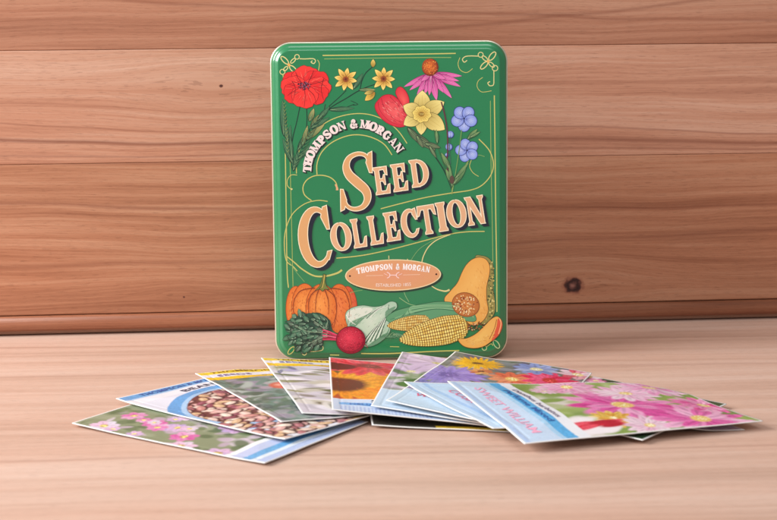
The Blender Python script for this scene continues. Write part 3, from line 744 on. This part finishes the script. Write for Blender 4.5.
for pts in ([(420, 440), (470, 425), (510, 385), (520, 345), (505, 380), (460, 410)], [(345, 340), (385, 318), (440, 292), (400, 325), (360, 360)], [(500, 290), (530, 270), (545, 268), (520, 300), (505, 330)]):
    cb.poly(smooth(q('E', pts), 4, True), (112, 156, 124))
for i in range(90):
    x = random.uniform(340, 500); y = random.uniform(275, 420)
    cb.stroke(q('E', [(x, y), (x+10, y-8)]), .3, random.choice([(120, 160, 134), (240, 244, 232), (150, 190, 160)]), .1)
cb.line(q('E', [(330, 302), (350, 330), (372, 345)]), 1.2, (240, 240, 228), .4)
for i in range(7):
    cb.line(q('E', [(440+i*8, 425-i*6), (480+i*6, 400-i*3), (520+i*2, 402)]), .6, (90, 140, 106), .2)
cb.build('cabbage_print', lid, lidmap)

# --- corn
co = Art(520)
hk = smooth(q('F', [(-16, 318), (20, 288), (80, 270), (140, 256), (210, 246), (275, 250), (325, 270), (366, 302), (366, 330), (300, 325), (200, 325), (90, 345), (20, 345)]), 5, True)
co.poly(offpoly(hk, .4), (40, 84, 56)); co.poly(hk, (96, 158, 112))
for i in range(22):
    o_ = i*3.2
    co.line(q('F', [(0+i*5, 322-o_*.4), (90, 300-o_*.5), (200, 278-o_*.3), (300, 290-o_*.4)]), .5, random.choice([(140, 190, 140), (64, 120, 84), (120, 176, 126)]), .2)
def ear(x0, y0, x1, y1, rad, c1, c2, nr, nk):
    A_, B_ = Vector(q1('F', x0, y0)), Vector(q1('F', x1, y1)); d = B_-A_; L_ = d.length; d.normalize(); nn = Vector((-d.y, d.x)); rad *= s_
    def prof_(t): return rad*min(1, (math.sin(min(t*2.3, 1.57)))**.6)*(1-.25*max(0, t-.7)/.3)*math.sqrt(max(.02, min(1, (1.0-t)/.10)))
    up = [A_+d*L_*t+nn*prof_(t) for t in [i/16 for i in range(17)]]; dn = [A_+d*L_*t-nn*prof_(t) for t in [i/16 for i in range(17)]]
    out = [tuple(v) for v in up]+[tuple(v) for v in dn[::-1]][:-1]
    co.poly(offpoly(out, .4), (96, 70, 24)); co.poly(out, (150, 104, 36))
    co.l += 1
    for i in range(nk):
        t = (i+.5)/nk
        for j in range(nr):
            s = -1+2*(j+.5)/nr; ang = s*math.pi/2*.94; off = math.sin(ang)
            tt = t+.5*math.cos(ang)/nk*.8
            if tt > .985: continue
            p = A_+d*L_*tt+nn*prof_(tt)*off
            kw = L_/nk*.42; kh = rad*math.pi/2/nr*math.cos(ang)*.86*prof_(tt)/rad
            c = random.choice([c1, c2, tuple(min(255, k+10) for k in c1)])
            co.disc(p.x, p.y, kw, c, max(kh, .12), math.atan2(d.y, d.x), 7, same=True)
ear(-12, 350, 175, 330, 33, (248, 220, 130), (236, 192, 96), 8, 24)
ear(40, 412, 340, 346, 61, (252, 226, 128), (240, 204, 96), 12, 30)
for i in range(16):
    x = random.uniform(-40, 40); co.line(q('F', [(x, 385+random.uniform(0, 30)), (x+20, 378+random.uniform(0, 20)), (x+44, 392+random.uniform(-6, 14))]), .45, random.choice([(120, 170, 130), (60, 120, 84), (160, 190, 140)]), .2)
co.build('sweetcorn_print', lid, lidmap)

# --- squash
sq = Art(330)
skin = smooth(q('F', [(370, 55), (395, 46), (428, 58), (446, 90), (448, 130), (445, 180), (452, 230), (455, 280), (440, 315), (400, 345), (370, 300), (400, 150)]), 5, True)
sq.poly(offpoly(skin, .3), (40, 44, 24)); sq.poly(skin, (150, 140, 74))
for i in range(80):
    x = random.uniform(425, 450); y = random.uniform(70, 310)
    sq.disc(*q1('F', x, y), random.uniform(.4, 1.1), random.choice([(60, 70, 34), (200, 180, 96), (90, 96, 46), (222, 206, 130)]), n=6)
fl = smooth(q('F', [(236, 238), (262, 200), (292, 165), (312, 120), (330, 88), (355, 64), (386, 54), (414, 62), (430, 88), (430, 125), (418, 180), (418, 235), (424, 285), (405, 325), (370, 345), (330, 335), (270, 290)]), 5, True)
sq.poly(offpoly(fl, .5), (120, 70, 24)); sq.fan(q1('F', 370, 150), fl, (246, 188, 100), (238, 172, 84))
for i in range(150):
    x = random.uniform(290, 420); y = random.uniform(80, 330)
    if x > 400-(y-60)*.55 or y > 200: sq.stroke(q('F', [(x, y), (x+2, y+9)]), .4, random.choice([(252, 214, 140), (224, 146, 64), (232, 160, 76)]), .15)
p = q1('F', 328, 258)
sq.disc(p[0], p[1], 14.2, (150, 84, 34), 12.2, R(20), 28); sq.disc(p[0], p[1], 13.4, (216, 138, 66), 11.4, R(20), 28, edge=(190, 110, 50))
for i in range(130):
    an = random.uniform(0, 6.28); r = random.uniform(0, 1)**.5
    sq.disc(p[0]+12*r*math.cos(an), p[1]+10*r*math.sin(an), random.uniform(.6, 1.2), random.choice([(246, 214, 156), (176, 88, 44), (222, 150, 90), (136, 60, 30), (250, 226, 180)]), .6, an, 7)
sl_ = smooth(q('F', [(296, 408), (330, 405), (372, 385), (410, 350), (440, 320), (465, 310), (484, 330), (484, 360), (468, 392), (440, 415), (405, 438), (360, 446), (318, 436)]), 5, True)
sq.poly(offpoly(sl_, .5), (110, 66, 24)); sq.fan(q1('F', 380, 410), sl_, (248, 200, 110), (240, 176, 88))
rd = smooth(q('F', [(484, 330), (484, 360), (468, 392), (440, 415), (450, 385), (462, 350), (468, 318)]), 5, True); sq.poly(rd, (226, 92, 62))
sq.line(q('F', [(462, 322), (452, 362), (430, 408)]), .6, (150, 60, 30)); sq.line(q('F', [(474, 318), (481, 340), (470, 385)]), .9, (250, 190, 130))
for i in range(60):
    an = random.uniform(0, 6.28); r = random.uniform(0, 1)**.5; x, y = 368+44*r*math.cos(an), 352+18*r*math.sin(an)
    sq.disc(*q1('F', x, y-.35*(x-368)*.5), .8, random.choice([(230, 190, 140), (120, 60, 34), (190, 120, 70), (70, 40, 26)]), .55, an, 6)
for i in range(50):
    x = random.uniform(320, 450); y = 420-(x-360)**2*.004+random.uniform(-16, 14)
    sq.stroke(q('F', [(x, y), (x+7, y-3)]), .35, random.choice([(252, 222, 150), (226, 156, 70)]), .1)
sq.build('squash_print', lid, lidmap)

# ------------------------------------------------------------------ seed packets
paper = ink_mat('coated_paper', .40, .45, .0, .10, 260)
def sstep(x): x = np.clip(x, 0, 1); return x*x*(3-2*x)
def L3(c): return np.array(lin(c, .9)[:3])
class Paint:
    """paints ink on a packet front, in millimetres (x across, y down from the top edge)"""
    def __init__(s, W, L, nx, ny, base=(246, 246, 244), seed=1):
        s.W, s.L = W, L; s.X, s.Y = np.meshgrid(np.linspace(0, W, nx), np.linspace(0, L, ny)); s.c = np.zeros((ny, nx, 3)); s.c[:] = L3(base)
        s.r = np.random.RandomState(seed)
    def put(s, m, c): m = m[..., None]; s.c = s.c*(1-m)+L3(c)*m
    def band(s, y0, y1, c, x0=-1, x1=999, curve=0):
        yy = s.Y+curve*((s.X/s.W-.5)**2); s.put(((yy >= y0) & (yy < y1) & (s.X >= x0) & (s.X < x1)).astype(float), c)
    def ell(s, x, y, rx, ry, c, rot=0, soft=.25, al=1.0):
        dx, dy = s.X-x, s.Y-y; cr, sr = math.cos(rot), math.sin(rot); d = np.sqrt(((dx*cr+dy*sr)/rx)**2+((-dx*sr+dy*cr)/ry)**2)
        s.put(np.clip((1-d)/soft+.5, 0, 1)*al, c)
    def flower(s, x, y, r, n, c, c2, cc, rot=0, layers=1, inner=.28):
        for l in range(layers):
            rr = r*(1-.32*l)
            for i in range(n):
                a_ = rot+l*.3+2*math.pi*i/n+s.r.uniform(-.08, .08)
                k = s.r.uniform(0, 1); cl = [c[j]*(1-k)+c2[j]*k for j in range(3)]
                s.ell(x+rr*.56*math.cos(a_), y+rr*.56*math.sin(a_), rr*.48, rr*min(.36, 2.3/n), cl, a_, .3)
                s.ell(x+rr*.50*math.cos(a_), y+rr*.50*math.sin(a_), rr*.36, rr*.05, [v*.72 for v in cl], a_, .8, .5)
        s.ell(x, y, r*inner, r*inner, cc, 0, .3)
        for i in range(14):
            a_ = s.r.uniform(0, 6.28); q_ = s.r.uniform(0, 1)*r*inner; s.ell(x+q_*math.cos(a_), y+q_*math.sin(a_), .5, .5, [min(255, v*1.5+20) for v in cc])
    def blotch(s, y0, y1, pal, n, r0, r1, x0=0, x1=None, asp=.5, rot=3.14):
        x1 = x1 or s.W
        for i in range(n):
            s.ell(s.r.uniform(x0, x1), s.r.uniform(y0, y1), s.r.uniform(r0, r1), s.r.uniform(r0, r1)*asp, pal[s.r.randint(len(pal))], s.r.uniform(0, rot), .5, s.r.uniform(.6, 1))
    def edge(s, w=.75, c=(250, 250, 250)):
        n1_ = s.r.normal(size=s.X.shape); n1_ = (n1_+np.roll(n1_, 1, 0)+np.roll(n1_, 1, 1))/1.7
        sat = (s.c.max(2)-s.c.min(2))[..., None]; s.c = np.clip(s.c, .003, 1)
        s.c = np.where(sat > .06, s.c**1.10, s.c)*(1+np.clip(n1_, -2, 2)[..., None]*(.012+.22*np.clip(sat-.22, 0, .5)))
        s.c = np.clip(s.c, 0, .95)
        d = np.minimum(np.minimum(s.X, s.W-s.X), np.minimum(s.Y, s.L-s.Y)); s.put((d < w).astype(float), c)

HX0, HY0, HC = -.35, -.36, .0015
HF = np.zeros((300, 560))
def boxblur(a, rad):
    for ax in (0, 1):
        p = np.pad(a, [(rad+1, rad) if k == ax else (0, 0) for k in (0, 1)], mode='edge'); c = np.cumsum(p, axis=ax)
        a = (np.take(c, range(2*rad+1, c.shape[ax]), ax)-np.take(c, range(0, c.shape[ax]-2*rad-1), ax))/(2*rad+1)
    return a
def packet(label, A, B, tilt, shear, paintf, seed, longdim=None, short_side=False, bulge=.0022, texts=(), twist=0.0, cat='seed packet', nx=168, ny=240):
    """A, B: (px, py, height) of two corners of the left edge, back then front. The front of the packet is
    (u across, v along). short_side: the edge A-B is the foot of the packet, which runs off to the right."""
    a3 = ground(*A); b3 = ground(*B) if not isinstance(B, int) else a3+Vector((math.cos(R(B)), math.sin(R(B)), 0))*.093; ed = b3-a3; elen = ed.length; e1 = ed.normalized()
    h = Vector((-e1.y, e1.x, 0)).normalized(); h = Matrix.Rotation(R(shear), 3, 'Z') @ h
    e2 = Vector((h.x, h.y, -math.tan(R(tilt)))).normalized()
    olen = longdim or .093
    nrm = e2.cross(-e1).normalized()
    if nrm.z < 0: nrm = -nrm
    root_loc = a3+ed*.5+e2*olen*.5; root_loc.z = 0
    root = empty('seed_packet', root_loc); tag(root, label, cat, 'seed packets fanned out in front of the tin')
    rs = np.random.RandomState(seed); ph = rs.uniform(0, 6.28, 4)
    def S(s, t, off=0.0):
        """s along A->B 0..1, t away from that edge 0..1"""
        d = np.minimum(np.minimum(s, 1-s)*elen, np.minimum(t, 1-t)*olen)
        wv = .35+.65*sstep(d/.012)
        b_ = bulge*sstep((d-.005)/.028)+.0005*np.sin(s*5.2+ph[0]+t)*np.sin(t*4+ph[1])*wv+.00022*np.sin(s*17+ph[2]+3*t)*np.sin(t*13+ph[3]+4*s)*wv
        b_ = b_-.00022*np.exp(-((d-.0052)/.0007)**2)+.0012*(np.abs(s-.5)*2)**4*(.4+.6*np.sin(ph[2]))
        b_ = b_+twist*(s-.5)*(t-.3)
        P = np.array(a3)[None]+np.outer(s, np.array(ed))+np.outer(t, np.array(e2))*olen+np.outer(b_+off, np.array(nrm))
        P[:, 2] = np.maximum(P[:, 2], .0007+off)
        return P
    if short_side: W, L = elen*1000, olen*1000
    else: W, L = olen*1000, elen*1000
    # u across the front (left to right when read upright), v from its top edge
    if short_side: uv2st = lambda u, v: (u, 1-v)      # foot at A-B: top of the print is far from it
    else: uv2st = lambda u, v: (v, u)
    pt = Paint(W, L, nx, ny, seed=seed); paintf(pt); pt.edge()
    U, V = np.meshgrid(np.linspace(0, 1, nx), np.linspace(0, 1, ny)); s_1, t_1 = uv2st(U.ravel(), V.ravel())
    Wd = S(s_1, t_1)
    # settle the packet on whatever already lies beneath it
    ix = np.clip(((Wd[:, 0]-HX0)/HC).astype(int), 1, HF.shape[1]-2); iy = np.clip(((Wd[:, 1]-HY0)/HC).astype(int), 1, HF.shape[0]-2)
    hh = HF[iy, ix]
    need = np.where(hh > 0, np.maximum(0, hh+.0008-Wd[:, 2]), 0).reshape(ny, nx); lift = need.copy()
    for _ in range(14): lift = np.maximum(need, boxblur(lift, 7))
    lift = boxblur(lift, 2)
    Wd[:, 2] += lift.ravel()
    np.maximum.at(HF, (iy, ix), Wd[:, 2]+.0001)
    T_ = Wd-np.array(root_loc)[None]
    d_ = np.minimum(np.minimum(s_1, 1-s_1)*elen, np.minimum(t_1, 1-t_1)*olen)
    Bt = T_-np.outer(np.full(len(s_1), .00045), np.array(nrm)); Bt[:, 2] = np.maximum(Bt[:, 2], .00015)
    N = nx*ny; verts = np.concatenate([T_, Bt]); faces = []
    idx = np.arange(N).reshape(ny, nx)
    qd = np.stack([idx[:-1, :-1], idx[:-1, 1:], idx[1:, 1:], idx[1:, :-1]], -1).reshape(-1, 4)
    faces = qd.tolist()+(qd[:, ::-1]+N).tolist()
    bd_ = idx[0, :].tolist()+idx[1:, -1].tolist()+idx[-1, -2::-1].tolist()+idx[-2:0:-1, 0].tolist()
    for i in range(len(bd_)):
        p, q_ = bd_[i], bd_[(i+1) % len(bd_)]; faces.append([p, q_, q_+N, p+N])
    me = bpy.data.meshes.new('pouch'); me.from_pydata(verts.tolist(), [], faces)
    cc = np.ones((2*N, 4)); cc[:N, :3] = pt.c.reshape(-1, 3); cc[N:, :3] = L3((240, 240, 238))
    at = me.color_attributes.new('ink', 'FLOAT_COLOR', 'POINT'); at.data.foreach_set('color', cc.ravel())
    bm = bmesh.new(); bm.from_mesh(me); bmesh.ops.recalc_face_normals(bm, faces=bm.faces); bm.to_mesh(me); bm.free()
    me.polygons.foreach_set('use_smooth', [True]*len(me.polygons))
    link('pouch', me, paper, root)
    if texts:
        Vv, Ff, Cc = [], [], []
        for (body, x0, x1, y, hh, c, vert) in texts:
            V_, F_ = text_tris(body, .012); i0 = len(Vv)
            for (u, v) in V_:
                if vert: X_, Y_ = (y+hh*v)/W, (x0+(x1-x0)*u)/L
                else: X_, Y_ = (x0+(x1-x0)*u)/W, (y-hh*v)/L
                Vv.append((X_, Y_)); Cc += [*lin(c)]
            Ff += [tuple(i0+i for i in f) for f in F_]
        Vv = np.array(Vv); s1, t1 = uv2st(Vv[:, 0], Vv[:, 1]); P = S(s1, t1, .00018)
        P[:, 2] += lift[np.clip((Vv[:, 1]*(ny-1)).round().astype(int), 0, ny-1), np.clip((Vv[:, 0]*(nx-1)).round().astype(int), 0, nx-1)]
        P -= np.array(root_loc)[None]
        me = bpy.data.meshes.new('printed_lettering'); me.from_pydata(P.tolist(), [], Ff)
        at = me.color_attributes.new('ink', 'FLOAT_COLOR', 'POINT'); at.data.foreach_set('color', Cc)
        link('printed_lettering', me, paper, root)
    return root

# ---- the prints
def p_meadow(p):       # bottommost left packet: green, pink, lilac with blue stripes at its foot
    p.band(0, 200, (150, 160, 130)); p.blotch(0, 110, [(120, 140, 100), (170, 176, 150), (200, 180, 196), (96, 120, 86), (222, 206, 220)], 160, 3, 9)
    for i in range(44): p.flower(p.r.uniform(0, p.W), p.r.uniform(4, 104), p.r.uniform(4, 9), 7, [(226, 110, 180), (206, 180, 226), (232, 226, 240)][i % 3], (240, 200, 226), (190, 150, 90))
    p.band(108, 112, (250, 250, 252)); p.band(112, 119, (206, 214, 244)); p.band(119, 125, (120, 184, 232)); p.band(125, 128, (236, 244, 252)); p.band(128, 200, (196, 210, 244))
def p_beans(p):
    p.band(0, 200, (232, 232, 244)); p.band(0, 7, (120, 176, 226)); p.band(7, 9, (190, 214, 240)); p.band(9, 18, (240, 238, 246))
    cx, cy = p.W*.5, 72; d = np.sqrt(((p.X-cx)/54)**2+((p.Y-cy)/52)**2)
    p.put(((d < 1.0)).astype(float), (110, 172, 226)); p.put((d < .86).astype(float), (176, 208, 240)); p.put((d < .80).astype(float), (120, 70, 70))
    m = (d < .79)
    keep = p.c.copy()
    for i in range(560):
        x, y = p.r.uniform(0, p.W), p.r.uniform(22, p.L)
        c = [(224, 178, 172), (236, 204, 192), (206, 146, 140), (222, 186, 150), (242, 220, 206), (150, 84, 100), (188, 120, 128)][p.r.randint(7)]
        if x+y*.3 > 95: c = [(196, 150, 80), (150, 110, 60), (206, 176, 110), (160, 90, 100)][p.r.randint(4)]
        a_ = p.r.uniform(0, 3.14); p.ell(x+.7, y+.7, 4.6, 2.9, (78, 40, 46), a_, .2); p.ell(x, y, 4.1, 2.4, c, a_, .3); p.ell(x-.6, y-.6, 2.2, .9, [min(255, v+34) for v in c], a_, .6, .8)
    mm = ((d < .79) | ((p.Y > 84))) [..., None]; p.c = np.where(mm, p.c, keep)
def header(p, name_col=(60, 60, 120)):
    p.band(0, 200, (240, 238, 248)); p.band(0, 8, (246, 214, 72)); p.band(8, 9.2, (250, 232, 150))
    p.band(22, 29, (246, 206, 54), curve=24); p.band(29, 30.5, (226, 180, 60), curve=24)
def p_leafy(p):
    header(p)
    yy = p.Y+24*((p.X/p.W-.5)**2); m = yy > 30.5; keep = p.c.copy()
    p.band(0, 200, (150, 150, 150)); p.blotch(25, 140, [(120, 148, 140), (160, 150, 170), (90, 118, 104), (176, 186, 180), (108, 130, 110), (190, 170, 186), (84, 104, 92)], 420, 3, 9)
    p.blotch(100, 137, [(78, 96, 96), (120, 120, 120), (60, 80, 84), (150, 150, 160)], 120, 3, 7)
    for x, y, r in ((34, 58, 9), (47, 64, 7), (62, 52, 8), (40, 74, 5)): p.ell(x, y, r, r, (216, 112, 92)); p.ell(x-2, y-2, r*.4, r*.3, (240, 170, 150), 0, .8)
    p.c = np.where(m[..., None], p.c, keep)
def p_white(p):
    header(p)
    yy = p.Y+24*((p.X/p.W-.5)**2); m = yy > 30.5; keep = p.c.copy()
    p.band(0, 200, (222, 214, 226)); p.blotch(25, 140, [(236, 230, 240), (214, 204, 222), (246, 240, 244), (196, 190, 200), (206, 200, 186)], 130, 5, 13, rot=.8)
    p.blotch(30, 140, [(120, 122, 66), (96, 104, 60), (150, 146, 92), (110, 96, 70)], 44, 5, 14, asp=.28, rot=.6); p.blotch(112, 137, [(90, 96, 70), (60, 66, 56), (230, 224, 220)], 30, 3, 9, asp=.4)
    p.blotch(30, 45, [(110, 110, 150), (190, 180, 214)], 14, 3, 7)
    p.c = np.where(m[..., None], p.c, keep)
def label(p, y0, tint=(206, 226, 246)):
    p.band(y0, 200, tint); p.band(y0, y0+1.2, (240, 246, 252))
def p_sun(p):
    p.band(0, 200, (196, 90, 50)); p.blotch(0, 100, [(220, 130, 50), (150, 70, 40), (110, 110, 60), (230, 160, 60)], 160, 4, 10)
    p.flower(46, 48, 34, 20, (248, 196, 50), (244, 160, 40), (230, 150, 50), .1, 2, .25); p.flower(4, 70, 36, 22, (244, 150, 40), (250, 186, 60), (112, 56, 40), 0, 2, .48)
    p.flower(78, 68, 30, 20, (226, 110, 80), (214, 130, 110), (190, 90, 80), .4, 2, .5); p.flower(38, 94, 24, 18, (250, 150, 30), (252, 190, 60), (240, 140, 50), .4, 2)
    p.flower(24, 16, 30, 16, (222, 44, 60), (238, 110, 120), (150, 50, 50), .2, 2); p.flower(62, 10, 27, 14, (206, 30, 80), (244, 150, 170), (170, 60, 70), 0, 2); p.flower(88, 18, 20, 12, (224, 60, 80), (240, 150, 130), (140, 60, 50), .5)
    p.ell(4, 22, 13, 10, (96, 44, 40)); label(p, 104, (212, 226, 248)); p.band(112, 117, (126, 180, 232), 4, 60)
    for i in range(24): p.band(119, 130, (184, 200, 236), 5+i*2.1, 5+i*2.1+1.0)
def p_lilac(p):
    p.band(0, 200, (178, 170, 186)); p.blotch(0, 110, [(226, 212, 232), (206, 190, 216), (240, 230, 242), (110, 134, 86), (90, 120, 76)], 120, 4, 11)
    for x, y, r in ((26, 20, 26), (70, 14, 24), (12, 50, 20), (60, 44, 18), (84, 60, 20)): p.flower(x, y, r, 9, (232, 214, 238), (210, 186, 222), (214, 200, 140), x, 1, .15)
    p.blotch(50, 104, [(92, 132, 72), (120, 152, 92), (74, 110, 66)], 46, 5, 14, asp=.45); p.ell(20, 84, 14, 8, (84, 128, 66)); p.ell(52, 66, 16, 7, (104, 146, 80), .4); label(p, 100, (208, 228, 248))
    p.ell(40, 88, 9, 5, (236, 226, 240))
def p_mixed(p):
    p.band(0, 200, (110, 116, 110)); p.blotch(0, 110, [(120, 128, 130), (90, 104, 84), (150, 150, 160), (96, 90, 110), (180, 176, 190)], 200, 3, 9)
    p.flower(22, 20, 17, 26, (250, 206, 50), (244, 180, 30), (90, 60, 30), 0, 2, .22); p.flower(14, 58, 24, 18, (150, 130, 214), (180, 160, 230), (120, 100, 180), 0, 3, .3)
    p.flower(52, 46, 15, 10, (226, 110, 80), (240, 170, 130), (240, 200, 120)); p.flower(74, 36, 18, 12, (224, 40, 90), (240, 110, 150), (200, 60, 60), 0, 2)
    p.flower(44, 78, 15, 9, (214, 110, 90), (190, 80, 70), (240, 210, 160)); p.flower(12, 92, 16, 12, (120, 120, 190), (160, 150, 210), (90, 84, 120)); p.flower(76, 72, 20, 12, (226, 60, 70), (244, 150, 160), (220, 170, 100), 0, 2)
    p.flower(60, 14, 15, 10, (130, 150, 206), (190, 200, 230), (230, 220, 160)); p.flower(86, 10, 13, 9, (240, 220, 230), (220, 90, 110), (240, 220, 150)); p.flower(30, 40, 8, 8, (236, 190, 120), (200, 110, 80), (90, 50, 40))
    label(p, 101, (206, 228, 248)); p.band(103, 105.5, (140, 204, 236), 20, 90)
def p_bright(p):
    p.band(0, 200, (60, 84, 54)); p.blotch(0, 110, [(50, 78, 50), (90, 110, 76), (70, 100, 64), (38, 60, 44), (120, 130, 100)], 200, 3, 9)
    for i in range(40):
        k = i % 4; c = [((226, 50, 70), (246, 170, 180)), ((240, 236, 240), (226, 150, 170)), ((214, 60, 150), (240, 170, 210)), ((226, 90, 60), (246, 190, 170))][k]
        p.flower(p.r.uniform(0, p.W), p.r.uniform(84, 130), p.r.uniform(8, 14), 10, c[0], c[1], (230, 200, 110))
    for i in range(12):
        x, y = p.r.uniform(0, p.W*.6), p.r.uniform(20, 74); p.ell(x, y, 6, .8, (240, 244, 236), p.r.uniform(.6, 1.4)); p.ell(x+3, y+2, 5, .6, (226, 236, 220), p.r.uniform(1.2, 2))
    for i in range(8): p.flower(p.r.uniform(0, p.W), p.r.uniform(60, 84), 6, 8, (226, 120, 170), (246, 200, 220), (240, 200, 120))
def p_pink(p):          # the top packet on the right; its foot is the edge nearest the tin's middle
    p.band(0, 200, (150, 176, 96)); p.blotch(0, 106, [(140, 168, 90), (164, 186, 112), (120, 152, 84), (190, 204, 150), (226, 220, 214)], 120, 6, 15)
    y_ = p.L
    for x, yy, r, a_, b_ in ((8, 66, 17, (244, 200, 222), (236, 160, 200)), (16, 84, 8, (246, 226, 236), (240, 180, 210)), (50, 56, 30, (222, 70, 160), (246, 190, 222)), (26, 40, 18, (250, 232, 242), (240, 180, 214)),
                             (72, 74, 12, (240, 214, 120), (226, 170, 70)), (84, 60, 14, (250, 240, 244), (236, 190, 215)), (80, 28, 26, (226, 90, 170), (248, 200, 226)), (14, 18, 20, (236, 150, 200), (250, 226, 240)), (52, 8, 18, (232, 80, 160), (250, 190, 220))):
        p.flower(x/93*p.W, yy, r, 13, a_, b_, (236, 206, 130), x, 2, .2)
    for i in range(16): p.ell(p.W*.84+p.r.uniform(-9, 9), 92+p.r.uniform(-12, 8), 9, 3.4, (246, 238, 242), 1.1+p.r.uniform(-.4, .4), .5, .8)
    for i in range(12): p.ell(p.W*.84+p.r.uniform(-4, 6), 88+p.r.uniform(-11, 9), 7, 2.2, [(214, 44, 70), (232, 90, 110), (190, 30, 60)][i % 3], 1.3+p.r.uniform(-.3, .3), .5)
    p.band(97, 104, (240, 242, 248)); p.band(104, 110, (96, 182, 232)); p.band(110, 113, (176, 216, 244)); p.band(113, 200, (206, 226, 248)); p.band(130, 132, (186, 210, 244))
def p_plain(p):
    p_lilac(p); p.band(96, 200, (202, 224, 246)); p.band(99, 105, (110, 190, 234)); p.band(105, 107, (240, 246, 252)); p.band(122, 125, (176, 206, 240))
def p_yellowfoot(p):
    p.band(0, 200, (70, 66, 60)); p.blotch(0, 120, [(60, 60, 56), (110, 100, 80), (40, 44, 44), (150, 140, 120)], 160, 3, 8); p.band(131, 200, (236, 206, 70), 34)  # dark tone doubles as painted shadow in the gap under the upper packets

RED = (206, 60, 96); INK = (44, 48, 84)
TMN = 'THOMPSON & MORGAN'
def hd(name): return [('for sowing indoors or out', 33, 84, 25.2, 2.2, (110, 100, 140), False), (TMN, 8, 86, 6.3, 4.0, (140, 96, 30), False), (name, 44, 82, 19.5, 5.6, INK, False), ('SEEDS', 9, 30, 17, 5, (120, 90, 150), False)]
# (label, back-left corner px+height, front-left corner px+height, tilt to the right, shear, print, ...)
# left fan, from the bottom of the pile upwards.
# the two lowest lie with their long edge towards the viewer: A-B is that long edge, packet reads from the left
packet('lowest packet at the left front, pink meadow flowers, pale blue stripes across its near corner', (72, 424, .0016), (265, 464, .0014), .3, 4, p_meadow, 11, bulge=.0010)
packet('packet of pinkish brown beans inside a blue ring, left of the tin', (116, 400, .0034), (285, 441, .0036), .4, 0, p_beans, 12, bulge=.0019,
       texts=[(TMN, 14, 80, 6.2, 4, (60, 90, 160), False), ('BEAN', 36, 60, 18, 6, INK, False)])
packet('packet with yellow near edge, printed dark as if in shade, only a sliver showing under the middle packets', (356, 368, .0024), (372, 425, .0020), .6, -14, p_yellowfoot, 21, bulge=.0008)
packet('packet with a yellow heading over grey green leaves and a tomato red patch', (195, 373, .0050), (281, 423, .0056), 1.8, -3, p_leafy, 13, bulge=.0019, texts=hd('HERBS'))
packet('packet with a yellow heading over white and olive leaves, beside the tin\'s left foot', (261, 357.5, .0065), (302, 413, .0072), 3.2, -12, p_white, 14, bulge=.0019, texts=hd('LEAVES'))
packet('sunflower packet of orange, yellow and red blooms in front of the tin', (329, 358, .0088), (332, 410, .0092), 4.2, -13, p_sun, 15, bulge=.0019,
       texts=[('SUNFLOWER', 22, 74, 110.5, 4.6, (30, 30, 50), False), ('HELIANTHUS MIXED', 10, 58, 116, 2.8, (60, 110, 190), False)])
packet('packet of pale lilac blooms and green leaves, next right of the sunflower packet', (402, 352, .0092), (371, 405.5, .0098), 4.0, -14, p_lilac, 16, bulge=.0019,
       texts=[('MALLOW', 14, 50, 112, 5, RED, False), ('Lavatera', 52, 80, 112, 4, (90, 120, 180), False)])
packet('packet of scarlet, white and dark green blooms, farthest to the right behind the others', (524, 362.5, .0085), -129, 2.4, 0, p_bright, 18, longdim=.134, short_side=True, bulge=.0012)
packet('packet with a yellow gerbera and purple scabious above a light blue foot', (455, 353, .0098), (386, 402, .0108), 3.6, -14, p_mixed, 17, bulge=.0019,
       texts=[('WILD', 10, 30, 114, 6, (226, 90, 120), False), ('FLOWERS', 34, 74, 114, 5, (120, 150, 210), False)])
packet('mostly covered light blue packet fanned just under the topmost one', (404, 385.5, .0128), (493, 429.5, .0072), 5.0, -22, p_plain, 19, longdim=.134, short_side=True, bulge=.0010, twist=.008,
       texts=[('COSMOS MIXED', 14, 82, 118, 6, (232, 130, 160), False)])
packet('topmost packet at the right, magenta flowers on green with a slanting blue stripe', (447, 385, .0150), (525, 439, .0078), 3.4, -4, p_pink, 20, longdim=.134, short_side=True, bulge=.0017, twist=.015,
       texts=[('SWEET WILLIAM', 12, 82, 124, 5.4, (236, 168, 196), False), ('Perfume Mixed', 16, 70, 109, 3.6, (40, 90, 160), False), ('Dianthus barbatus', 14, 66, 102.5, 3.2, (110, 100, 130), False)])

# ------------------------------------------------------------------ light
w = bpy.data.worlds.new('World'); scn.world = w; w.use_nodes = True
w.node_tree.nodes['Background'].inputs['Color'].default_value = (1.0, .98, .96, 1); w.node_tree.nodes['Background'].inputs['Strength'].default_value = .33
def area(name, loc, tgt, size, power, colr, sy=None):
    l = bpy.data.lights.new(name, 'AREA'); l.shape = 'RECTANGLE'; l.size = size; l.size_y = sy or size; l.energy = power; l.color = colr
    o = bpy.data.objects.new(name, l); col.objects.link(o); o.location = loc
    o.rotation_euler = (Vector(tgt)-Vector(loc)).to_track_quat('-Z', 'Y').to_euler(); return o
area('window_light', (-1.6, -.50, .95), (0, 0, .06), 1.0, 54, (1.0, .985, .965), .9)
area('soft_fill', (.1, -1.4, 1.6), (0, 0, .08), 1.0, 13, (.97, .985, 1.0))

scn.view_settings.view_transform = 'Standard'; scn.view_settings.look = 'None'; scn.view_settings.exposure = 0; scn.view_settings.gamma = 1
scn.render.engine = 'CYCLES'
scn.render.resolution_x = 1024; scn.render.resolution_y = 685
